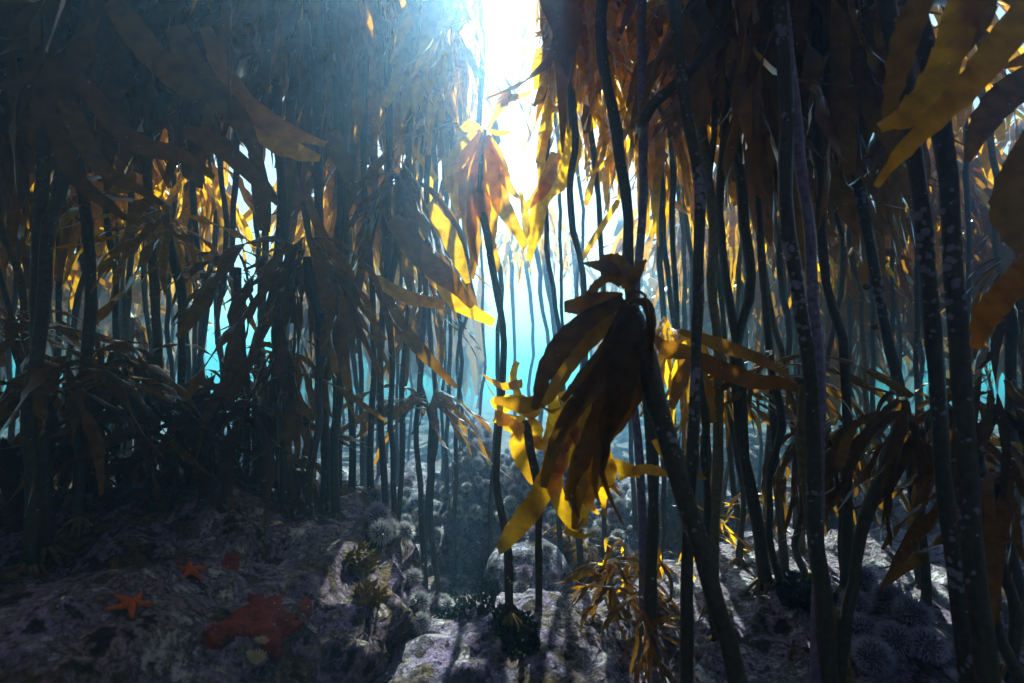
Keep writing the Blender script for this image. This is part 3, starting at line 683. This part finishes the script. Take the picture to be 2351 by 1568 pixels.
# --- young kelp rooted on the pale rocks, lower middle
def young(label, px, py, n, L, seed, mat='a', group=None):
    h, nn = hit(px, py)
    return plant(label, [h + Vector((0, 0, .16)), h + Vector((.01, 0, .08))], .016, STIPE_OLIVE, None, h - Vector((0, 0, .01)), n, L, 0, group, mat, seed, hold=False, crown_r=.02)
young('tuft of young kelp with curly golden leaves on the pale rock', 1350, 1330, 30, (.14, .3), 210)
young('golden young kelp against the foot of the drooping stalk', 1440, 1370, 24, (.14, .3), 216)
young('small golden young kelp on top of the low pale rock', 1300, 1275, 20, (.12, .24), 217)
young('ragged young kelp with dull brown leaves below the golden tuft', 1400, 1440, 30, (.14, .32), 211, 'd')
young('young kelp at the foot of the white-specked stalk', 1520, 1380, 18, (.16, .34), 212)
young('small dark young kelp at the lower edge of the picture, right of middle', 1480, 1540, 16, (.14, .28), 213, 'd')
young('young kelp with amber leaves at the foot of the twin dark stalks', 1640, 1290, 16, (.16, .34), 214)
young('young kelp between the bases of the right-hand stalks', 1730, 1250, 14, (.14, .3), 215)

# --- the kelp behind and overhead
hole = [(-.30, .42, 3.4, 30), (-2.15, -1.45, 3.6, 30)]
def in_gap(x, y):
    if y > 1.2 and -.034 * y - .03 < x < .038 * y + .03: return True    # the shaft straight ahead
    if y > 3.4 and -.05 * y - .03 < x < .15 * y + .10: return True
    if y > 3.0 and -.60 * y < x < -.47 * y: return True                # the small hole, upper left
    if x > .84 * y and 1.6 < y < 4.5: return True                            # open water, upper right
    return False
def far_plants():
    rs = random.Random(99); done = []
    k = 0; tries = 0
    while k < 56 and tries < 6000:
        tries += 1
        y = rs.uniform(3.4, 8.2); x = rs.uniform(-1.1, 1.1) * y
        if in_gap(x, y) or in_gap(x - .22, y) or in_gap(x + .15, y) or (y > 5 and -.9 < x < 1.6) or any((x - a) ** 2 + (y - b) ** 2 < .36 for a, b in done): continue
        if y > 4.4 and rs.random() < .7: continue
        if y > 6.2 and rs.random() < .6: continue
        done.append((x, y)); g = Vector((x, y, ground_z(x, y)))
        z = rs.uniform(3.2, 4.0); c = Vector((x + rs.uniform(-.25, .25), y + rs.uniform(-.2, .2), z))
        m = g.lerp(c, .5) + Vector((rs.uniform(-.1, .1), rs.uniform(-.1, .1), 0))
        side = 'left of the light shaft' if x < 0 else 'right of the light shaft'
        near = y < 4.8
        plant(('tall kelp with hanging blades standing back ' if near else 'faint hazy kelp far off in the blue water ') + side, [c, m], .046, STIPE, None, g, 30 if near else 26, (.7, 1.35), 1,
              ('kelp standing back ' if near else 'far kelp ') + side, 'a', 300 + k, hold=False, far=not near)
        k += 1
far_plants()
for i, (x, d) in enumerate([(1238, 7.2), (1272, 6.6), (1262, 8.5), (1330, 7.8), (1215, 9.0), (1180, 8.0), (1350, 9.4)]):
    p = P(x, 760, d); g = Vector((p.x, d, ground_z(p.x, d)))
    plant('pale blue kelp stalk far away in the bright middle water', [Vector((p.x - .1, d + .2, 3.6)), Vector((p.x + .05, d, 2.0))], .07, STIPE, None, g, 14, (.5, .9), 1, 'far stalks in the bright middle water', 'a', 400 + i, hold=False, far=True)

# golden plants hanging in the light round the bright gap, and in the open water on the left
for i, (x, y, d, n, L, l) in enumerate([
    (1040, 10, 4.6, 16, (.5, .9), 'pale golden kelp crown melting into the glare, just left of the bright gap'),
    (1085, -70, 5.6, 16, (.6, 1.0), 'washed-out yellow kelp hanging high at the left rim of the bright gap'),
    (1000, 130, 5.0, 16, (.4, .8), 'flecked golden kelp crown above the dusty blue-grey one'),
    (1262, -20, 4.5, 18, (.5, .9), 'yellow kelp curtain at the right rim of the bright gap'),
    (1310, 90, 5.2, 18, (.5, .9), 'bright golden kelp hanging behind the yellow curtain'),
    (1345, 190, 3.5, 20, (.35, .75), 'golden kelp crown hanging over the bright water right of the gap'),
    (1415, 230, 3.7, 20, (.35, .75), 'golden kelp crown behind the brown leaning stalk'),
    (1510, 260, 3.6, 20, (.4, .8), 'golden kelp crown behind the brown bent stalk'),
    (1570, 400, 4.0, 18, (.4, .7), 'golden kelp glowing behind the white-specked black stalk'),
    (1020, 60, 3.7, 18, (.5, .9), 'golden kelp crown left of the bright gap, higher than the slender kelp'),
    (1098, -50, 3.3, 14, (.4, .7), 'golden blades trailing into the top of the bright gap from its left'),
    (1248, -40, 3.3, 14, (.4, .7), 'golden blades trailing into the top of the bright gap from its right'),
    (960, 90, 3.9, 18, (.5, .9), 'kelp crown with gold edges between the light beams'),
    (900, 230, 4.6, 16, (.4, .8), 'kelp flecked with gold in the dark left of the light beams'),
    (800, 210, 4.8, 16, (.4, .8), 'dim kelp with gold flecks farther left of the light beams'),
    (175, 430, 3.7, 20, (.4, .8), 'yellow-lit kelp crown nearest the left edge'),
    (255, 390, 3.6, 22, (.4, .8), 'yellow-lit kelp crown behind the grey-brown stalk, lower left one'),
    (335, 420, 3.9, 22, (.4, .8), 'yellow-lit kelp crown directly behind the grey-brown stalk'),
    (440, 400, 3.6, 22, (.4, .8), 'yellow-lit kelp crown right of the grey-brown stalk'),
    (510, 450, 4.0, 20, (.4, .7), 'yellow-lit kelp crown over the cyan opening'),
    (580, 110, 3.6, 14, (.3, .5), 'small golden kelp crown alone in the hole at the upper left'),
    (1860, 600, 3.6, 14, (.3, .6), 'golden leaves glimpsed behind the disc-dotted stalk'),
    (1940, 560, 4.2, 14, (.3, .6), 'golden leaves glimpsed behind the knobbly stalk')]):
    c = P(x, y, d); c.z = min(c.z, 4.2); g = Vector((c.x + .1, d + .05, ground_z(c.x + .1, d + .05)))
    plant(l, [c, c.lerp(g, .5) + Vector((.04, .03, 0))], .038, STIPE, None, g, n, L, 1, None, 'a', 500 + i, hold=False)

# canopy floating at the surface over and around the camera, one tangled mass
def canopy():
    rs = random.Random(5); specs = []
    def put(x, y, z, big=1.0):
        sp = (Vector((x, y, z)), rs.uniform(0, 6.28), rs.uniform(.8, 1.5) * big, rs.randrange(18), 0 if rs.random() < .55 else 1, R(rs.uniform(-20, 20)))
        if sp[3:5] not in merge_blades.c: merge_blades.c[sp[3], sp[4]] = blade_template(sp[3], sp[4])
        M = Matrix.Translation(sp[0]) @ Matrix.Rotation(sp[1], 4, 'Z') @ Matrix.Rotation(sp[5], 4, 'Y') @ Matrix.Scale(sp[2], 4)
        for q in merge_blades.c[sp[3], sp[4]][0][7:39:9]:
            p = M @ q
            if in_gap(p.x, p.y): return
            if 1 < p.y < 4.2:                        # the fringe ends higher where the water beyond is open
                u = p.x / p.y; h = (p.z - CAM_Z) / p.y
                if (.03 < u < .42 and h < .50) or (-.27 < u < -.03 and h < .44) or (-.88 < u < -.50 and h < .40): return
            xs = p.x + (SURF - p.z) * SUN_DIR.x / SUN_DIR.z; ys = p.y + (SURF - p.z) * SUN_DIR.y / SUN_DIR.z
            if 1.0 < xs < 2.0 and 4.8 < ys < 5.7: return      # a rent over the lilac rock on the right
            if .3 < xs < .85 and 4.65 < ys < 5.45: return
            if -1.5 < xs < .05 and 2.4 < ys < 4.6 and (xs + .2 * ys) % .52 < .19: return       # rents that let narrow shafts through
            if p.y < .9 and abs(p.x) < .9 and p.z < 2.9: return
        specs.append(sp)
    while len(specs) < 6000:
        y = rs.uniform(-9, 4.9); x = rs.uniform(-9, 9)
        if in_gap(x, y) or (y > 4.1 and -.1 * y < x < .45 * y) or (y > 4.55 and -.9 * y < x < 0): continue
        z = rs.uniform(3.35, 4.35)
        if rs.random() < .3: z = rs.uniform(2.9, 3.6)
        if y < 1.2 and abs(x) < 1.6 and z < 3.2: continue
        put(x, y, z)
    while len(specs) < 7000:                         # the low fringe in front
        y = rs.uniform(1.7, 3.4); x = rs.uniform(-1.15, 1.15) * y
        if in_gap(x, y) or -.16 * y - .35 < x < .30 * y + .25: continue
        put(x, y, rs.uniform(3.0 if -.85 * y < x < -.3 * y else 2.7, 3.5), .8)
    n1 = len(specs)
    while len(specs) < n1 + 500:
        put(rs.uniform(-2, .1), rs.uniform(2.2, 4.7), rs.uniform(3.85, 4.3), .7)
    n0 = len(specs)
    while len(specs) < n0 + 420:                     # ragged ends hanging close round the gap
        y = rs.uniform(2.2, 3.4); x = rs.uniform(-.20, .22) * y
        if -.05 * y - .04 < x < .055 * y + .04: continue
        put(x, y, rs.uniform(3.2, 3.75), .5)
    while len(specs) < 9720:                         # the forest goes on at both sides
        y = rs.uniform(4.5, 15); x = rs.uniform(-1.5, 1.5) * y
        if -1.0 * y < x < .42 * y + .2 or in_gap(x, y): continue
        put(x, y, rs.uniform(2.4, 4.3), 1.5)
    while len(specs) < 11920:                        # and behind the camera
        y = rs.uniform(-22, 6); x = rs.uniform(-24, 24)
        if y > -8 and abs(x) < 8.5: continue
        put(x, y, rs.uniform(2.6, 4.3), 2.2)
    while len(specs) < 12820:                         # and far beyond the clearing
        y = rs.uniform(8.5, 22); x = rs.uniform(-.9, .7) * y
        put(x, y, rs.uniform(3.2, 4.3), 2.2)
    while len(specs) < 14020:
        y = rs.uniform(20, 46); put(rs.uniform(-.8, .8) * y, y, rs.uniform(3.4, 4.3), 3)
    fringe, specs[:] = specs[n0:n0 + 420], specs[:n0] + specs[n0 + 420:]
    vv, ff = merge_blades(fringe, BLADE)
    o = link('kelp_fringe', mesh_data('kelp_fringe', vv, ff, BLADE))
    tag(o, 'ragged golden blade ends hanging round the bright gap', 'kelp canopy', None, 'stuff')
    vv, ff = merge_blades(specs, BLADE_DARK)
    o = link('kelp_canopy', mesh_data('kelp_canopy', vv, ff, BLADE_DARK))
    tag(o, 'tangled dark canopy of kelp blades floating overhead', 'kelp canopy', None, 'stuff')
canopy()
# ------------------------------------------------------------------ sea urchins
def urchin_meshes(k, n, smat, R0=.034, lo=.014, hi=.022):
    rs = random.Random(k)
    v, f = ico(2); body = mesh_data('sea_urchin', [Vector((p.x * R0, p.y * R0, p.z * R0 * .8)) for p in v], f, M_URCHIN)
    sv, sf = [], []
    for i in range(n):
        z = 1 - 1.55 * (i + .5) / n; a = i * 2.39996 + rs.uniform(-.1, .1); r = math.sqrt(max(0, 1 - z * z))
        d = (Vector((r * math.cos(a), r * math.sin(a), z)) + Vector((rs.uniform(-.14, .14), rs.uniform(-.14, .14), rs.uniform(-.14, .14)))).normalized()
        l = rs.uniform(lo, hi); s = d.orthogonal().normalized(); u = d.cross(s); b = len(sv)
        p0 = Vector((d.x, d.y, d.z * .8)) * R0 * .9
        for q in range(3):
            an = q * 2.094; sv.append(p0 + (s * math.cos(an) + u * math.sin(an)) * .0022)
        sv.append(p0 + d * (l + .003)); sf += [(b, b + 1, b + 3), (b + 1, b + 2, b + 3), (b + 2, b, b + 3)]
    return body, mesh_data('spines', sv, sf, smat, False)
UG = [urchin_meshes(k, 300, M_MSPINE if k == 1 else M_SPINE) for k in range(3)]
UP = [urchin_meshes(k + 9, 520, M_PSPINE, .042, .010, .016) for k in range(2)]
_ur = []
def urchin(px, py, sc, kind, label, group, rs):
    h, n = hit(px, py)
    if h is None or n.z < -.2: return False
    n = (n + 2 * soft_normal(px, py, 10)).normalized()
    if any((h - q).length < .062 * (sc + s2) / 2 for q, s2 in _ur): return False
    _ur.append((h, sc))
    body, spn = rs.choice(kind)
    o = link('sea_urchin', body, None, h + n * .028 * sc); tag(o, label, 'sea urchin', group)
    o.rotation_mode = 'QUATERNION'; o.rotation_quaternion = n.to_track_quat('Z', 'Y') @ Matrix.Rotation(rs.uniform(0, 6), 4, 'Z').to_quaternion()
    o.scale = (sc, sc, sc)
    s = link('spines', spn, o); s['kind'] = 'stuff'
    return True
rs = random.Random(31)
def scatter(n, box, label, group, sc, kind=UG):
    k = t_ = 0
    while k < n and t_ < n * 12:
        t_ += 1
        if urchin(rs.uniform(box[0], box[2]), rs.uniform(box[1], box[3]), rs.uniform(*sc), kind, label, group, rs): k += 1
urchin(1197, 1355, 1.05, UG, 'round pale grey urchin on the sand between the two slender stalks', None, rs)
urchin(1205, 1318, .95, UG, 'darker urchin tucked just above the round pale grey one', None, rs)
urchin(1215, 1222, .95, UG, 'grey-green urchin on the pale rock behind the thin dark stalk, higher one', None, rs)
urchin(1178, 1228, .9, UG, 'grey urchin under the tip of the glowing golden blade', None, rs)
for box, n, where in [((1055, 1015, 1150, 1100), 12, 'beside the pinnacle tip'), ((1150, 1030, 1260, 1110), 14, 'high on the sunlit slope between the slender stalks'), ((1260, 1040, 1440, 1120), 14, 'high on the sunlit slope behind the drooping kelp'),
                      ((1050, 1100, 1150, 1190), 14, 'on the flank under the pinnacle'), ((1150, 1110, 1250, 1235), 16, 'low on the sunlit slope between the slender stalks'), ((1250, 1120, 1440, 1235), 18, 'low on the sunlit slope behind the drooping kelp')]:
    scatter(n, box, 'grey spiny urchin ' + where, 'urchins ' + where, (.9, 1.35))
scatter(26, (840, 1095, 1035, 1235), 'grey spiny urchin on the low bank behind the thin dark stalks', 'urchins on the low bank', (.9, 1.35))
scatter(14, (1250, 1235, 1460, 1330), 'grey urchin on the pale rock behind the drooping kelp', 'urchins behind the drooping kelp', (.8, 1.1))
scatter(8, (900, 1330, 1060, 1480), 'dim blue-grey urchin in the shaded gully beside the mottled rock', 'urchins in the shaded gully', (.8, 1.0))
for (x, y, s, l) in [(1985, 1345, 1.25, 'dark purple urchin at the top of the cluster by the curved stalk'),
                     (1965, 1400, 1.15, 'pale-spined urchin touching the foot of the curved stalk'),
                     (2040, 1390, 1.3, 'deep blue urchin in the middle of the right-hand cluster'),
                     (2090, 1430, 1.35, 'greyish urchin at the right rim of the cluster'),
                     (1985, 1465, 1.25, 'two-toned urchin with pale top at the left of the cluster'),
                     (2060, 1490, 1.3, 'dark blue urchin below the middle of the cluster'),
                     (2000, 1520, 1.3, 'dark urchin lowest in the right-hand cluster, above the pink rock'),
                     (2130, 1500, 1.25, 'dim urchin lowest on the right side of the cluster')]:
    urchin(x, y, s * .92, UP, l, 'purple urchins clustered on the right-hand rock', rs)

# ------------------------------------------------------------------ starfish
def starfish(px, py, size, rot, label, seed):
    h = hit(px, py)[0]; n = soft_normal(px, py, 22); rs = random.Random(seed)
    v = [Vector((0, 0, .20))]; f = []
    prof = [(.18, .19, .20), (.34, .17, .17), (.60, .125, .13), (.85, .08, .09), (1.0, .03, .04)]
    rings = []
    for a in range(5):
        an = 2 * math.pi * a / 5 + rs.uniform(-.12, .12); ln = rs.uniform(.85, 1.12); bend = rs.uniform(-.25, .25)
        row = []
        for (d, wd, hh) in prof:
            aa = an + bend * d * d; c = Vector((math.cos(aa), math.sin(aa), 0)); s = Vector((-math.sin(aa), math.cos(aa), 0))
            b = len(v)
            for q in (-1, -.6, 0, .6, 1):
                v.append(c * d * ln + s * wd * q + Vector((0, 0, hh * math.sqrt(max(0, 1 - q * q)) - .02)))
            row.append(b)
        for b0, b1 in zip(row, row[1:]):
            for q in range(4): f.append((b0 + q, b1 + q, b1 + q + 1, b0 + q + 1))
        rings.append(row[0])
    for a in range(5):
        b = rings[a]
        for q in range(4): f.append((0, b + q, b + q + 1))
        f.append((0, b + 4, rings[(a + 1) % 5]))
    o = link('starfish', mesh_data('starfish', [p * size for p in v], f, M_STAR), None, h + n * .012)
    tag(o, label, 'starfish')
    o.rotation_mode = 'QUATERNION'; o.rotation_quaternion = n.to_track_quat('Z', 'Y') @ Matrix.Rotation(R(rot), 4, 'Z').to_quaternion()
starfish(297, 1397, .050, 20, 'bright orange starfish nearer the lower left corner', 1)
starfish(434, 1318, .052, 55, 'duller orange starfish farther up the mottled rock', 2)

# ------------------------------------------------------------------ crusts, tufts, polyps
def crust(name, cat, label, poly, mat, thick, step=9, seed=0):
    from mathutils.geometry import intersect_point_tri_2d
    xs = [p[0] for p in poly]; ys = [p[1] for p in poly]
    def inside(x, y):
        a = noise.noise(Vector((x * .03, y * .03, seed))) * 16 + noise.noise(Vector((x * .11, y * .11, seed))) * 13; b = noise.noise(Vector((x * .03, y * .03, seed + 9))) * 16 + noise.noise(Vector((x * .11, y * .11, seed + 9))) * 13; x += a; y += b
        c = False
        for (x1, y1), (x2, y2) in zip(poly, poly[1:] + poly[:1]):
            if (y1 > y) != (y2 > y) and x < (x2 - x1) * (y - y1) / (y2 - y1) + x1: c = not c
        return c
    idx, v, f = {}, [], []
    W, Hh = int((max(xs) - min(xs)) / step) + 4, int((max(ys) - min(ys)) / step) + 4
    ins = {(i, j): inside(min(xs) + (i - 2) * step, min(ys) + (j - 2) * step) for i in range(W) for j in range(Hh)}
    for (i, j), q in ins.items():
        near = [ins.get((i + a, j + b), False) for a in (-1, 0, 1) for b in (-1, 0, 1)]
        if not any(near): continue
        h, n = hit(min(xs) + (i - 2) * step, min(ys) + (j - 2) * step)
        if h is None: continue
        hh = thick * (.7 + .9 * noise.noise(h * 28) + .5 * noise.noise(h * 75)) if all(near) else (.003 if q else -.006)
        idx[i, j] = len(v); v.append(h + n * hh)
    for (i, j) in idx:
        k = [(i, j), (i + 1, j), (i + 1, j + 1), (i, j + 1)]
        if all(q in idx for q in k): f.append(tuple(idx[q] for q in reversed(k)))
    c = sum(v, Vector()) / len(v)
    o = link(name, mesh_data(name, [p - c for p in v], f, mat), None, c); return tag(o, label, cat)
crust('red_sponge', 'sponge', 'large flat red sponge spreading over the mottled rock', [(470, 1440), (560, 1395), (575, 1360), (650, 1365), (665, 1420), (690, 1430), (655, 1470), (640, 1530), (610, 1520), (600, 1470), (540, 1460), (490, 1490), (465, 1470)], M_SPONGE, .010, 5, 1)
crust('red_sponge', 'sponge', 'small rusty sponge patch right of the farther starfish', [(505, 1290), (530, 1270), (560, 1275), (550, 1300), (520, 1312)], M_SPONGE, .009, 6, 2)
crust('red_sponge', 'sponge', 'narrow dark red sponge streak right of the large red sponge', [(690, 1380), (720, 1365), (725, 1400), (700, 1430), (690, 1410)], M_SPONGE, .009, 6, 3)
def tuft(name, cat, label, spots, mat, size, n, seed, flat=False):
    rs = random.Random(seed); v, f = [], []
    c = None
    for (px, py, rad) in spots:
        for _ in range(n):
            a = rs.uniform(0, 6.28); r = rad * math.sqrt(rs.random())
            h, nn = hit(px + r * math.cos(a), py + r * math.sin(a) * .8)
            if h is None: continue
            if c is None: c = h.copy()
            d = (nn + Vector((rs.uniform(-.9, .9), rs.uniform(-.9, .9), rs.uniform(-.3, .6)))).normalized()
            s = d.orthogonal().normalized(); s.rotate(Matrix.Rotation(rs.uniform(0, 6), 3, d)); l = size * rs.uniform(.5, 1.3); wd = l * (.35 if flat else .12)
            b = len(v); m = h + d * l * .55 + Vector((rs.uniform(-1, 1), rs.uniform(-1, 1), 0)) * l * .15
            v += [h - s * wd * .4 - nn * .004 - c, h + s * wd * .4 - nn * .004 - c, m + s * wd - c, m - s * wd - c, h + d * l - c + s * wd * rs.uniform(-.5, .5)]
            f += [(b, b + 1, b + 2, b + 3), (b + 3, b + 2, b + 4)]
    if not v: return
    o = link(name, mesh_data(name, v, f, mat), None, c); return tag(o, label, cat)
tuft('dark_algae', 'algae', 'blackish green algae mat on the pale lilac rock, left of the stalk foot', [(1080, 1375, 60), (1030, 1390, 40), (1120, 1350, 30)], M_ALGAE, .020, 500, 1, True)
tuft('dark_algae', 'algae', 'blackish green algae clump around the foot of the slender kelp', [(1180, 1440, 50), (1195, 1480, 40), (1165, 1420, 34)], M_ALGAE, .020, 500, 2, True)
tuft('dark_algae', 'algae', 'dark green algae patch between the right-hand stalk bases', [(1830, 1360, 44), (1880, 1385, 34)], M_ALGAE, .032, 420, 3, True)
tuft('bushy_algae', 'algae', 'fine yellowish bushy algae on the sunlit rock behind the leaning stalk', [(1560, 1165, 50), (1530, 1215, 50)], M_BUSH, .10, 300, 4)
tuft('bushy_algae', 'algae', 'thin ochre turf at the right shoulder of the mottled rock', [(830, 1290, 40), (845, 1370, 30)], M_BUSH, .035, 300, 5)['kind'] = 'stuff'
def polyp(px, py, size, label, seed):
    h, n = hit(px, py); rs = random.Random(seed); v, f = [], []
    s0 = Vector((1, 0, 0)); n = Vector((0, -.25, 1)).normalized()
    for k in range(9):
        a = -1.1 + 2.2 * k / 8; d = (n * math.cos(a) + s0 * math.sin(a)).normalized()
        tube([Vector((0, 0, -.004)), d * size * .5, d * size * rs.uniform(.85, 1.1) + Vector((0, 0, .15 * size))], [size * .10, size * .085, size * .11, size * .03], 7, 6, v, f)
    o = link('soft_coral', mesh_data('soft_coral', v, f, M_TAN), None, h); tag(o, label, 'soft coral')
polyp(590, 1520, .034, 'tan finger-like soft coral below the large red sponge', 1)
polyp(603, 1478, .022, 'smaller tan soft coral touching the lower edge of the red sponge', 2)
# snails on the knobbly stalk
def snail(px, py, d, r, label):
    v, f = [], []; turns = 26
    pts, rad = [], []
    for i in range(turns):
        q = i / (turns - 1); a = q * 13
        pts.append(Vector((math.cos(a) * r * (1 - q) * .7, math.sin(a) * r * (1 - q) * .7, r * 1.2 * q - r * .4))); rad.append(r * (.62 * (1 - q) + .08))
    tube(pts, rad, turns, 8, v, f)
    o = link('snail', mesh_data('snail', v, f, STIPE_CRUST), None, P(px, py, d)); o.rotation_euler = (R(80), R(20), 0); tag(o, label, 'snail')
snail(1990, 660, 2.17, .016, 'small dark snail on the knobbly stalk, upper one')
snail(2008, 752, 2.17, .016, 'small dark snail on the knobbly stalk, lower one')

# ------------------------------------------------------------------ drifting specks
def snow():
    rs = random.Random(77); v, f = [], []
    for _ in range(15000):
        d = .9 + 3.8 * rs.random() ** .8; u = rs.uniform(-1.1, 1.1); q = rs.uniform(-.75, .8)
        p = Vector((0, 0, CAM_Z)) + Vector((u, CP - q * SP, SP + q * CP)) * d
        if p.z < .1 or p.z > 4: continue
        if rs.random() < .5 and abs(u + .4) > .5: continue
        r = rs.choice([.0009, .0012, .0015, .0019]) * (.7 + .25 * d); b = len(v)
        a = rs.uniform(.6, 1.4)
        v += [p + Vector((r * a, 0, 0)), p + Vector((-r, r * .6, 0)), p + Vector((0, -r, r * .2)), p + Vector((0, 0, r * a))]
        f += [(b, b + 1, b + 3), (b + 1, b + 2, b + 3), (b + 2, b, b + 3), (b, b + 2, b + 1)]
    o = link('drifting_specks', mesh_data('drifting_specks', v, f, M_SNOW, False)); tag(o, 'fine pale specks drifting in the water', 'marine snow', None, 'stuff')
snow()

# ------------------------------------------------------------------ which one: places in a row, told from the left
WORD = ['first', 'second', 'third', 'fourth', 'fifth', 'sixth', 'seventh', 'eighth', 'ninth', 'tenth', 'eleventh', 'twelfth', 'thirteenth', 'fourteenth', 'fifteenth', 'sixteenth',
        'seventeenth', 'eighteenth', 'nineteenth', 'twentieth', 'twenty-first', 'twenty-second', 'twenty-third', 'twenty-fourth', 'twenty-fifth', 'twenty-sixth', 'twenty-seventh', 'twenty-eighth', 'twenty-ninth', 'thirtieth']
for grp, text in [('thin stalks back among the right-hand kelp', 'thin dark stalk, %s from the left among those back between the right-hand stalks'),
                  ('thin stalks in the left tangle', 'thin stalk in the left tangle of kelp, %s from the left'),
                  ('leafy crowns in the left tangle', 'dark leafy kelp crown in the left tangle, %s counting from the left edge'),
                  ('leafy crowns low on the right', 'dark leafy kelp crown low between the right-hand stalks, %s from the left'),
                  ('kelp standing back left of the light shaft', 'tall kelp with hanging blades left of the light shaft, %s from the left'),
                  ('kelp standing back right of the light shaft', 'tall kelp with hanging blades right of the light shaft, %s from the left'),
                  ('far kelp left of the light shaft', 'faint hazy far-off kelp left of the light shaft, %s from the left'),
                  ('far kelp right of the light shaft', 'faint hazy far-off kelp right of the light shaft, %s from the left'),
                  ('far stalks in the bright middle water', 'pale blue kelp stalk in the bright middle water, %s from the left')]:
    row = sorted([o for o in C.objects if o.get('group') == grp], key=lambda o: o.location.x / o.location.y)
    for k, o in enumerate(row): o['label'] = text % WORD[min(k, 29)]
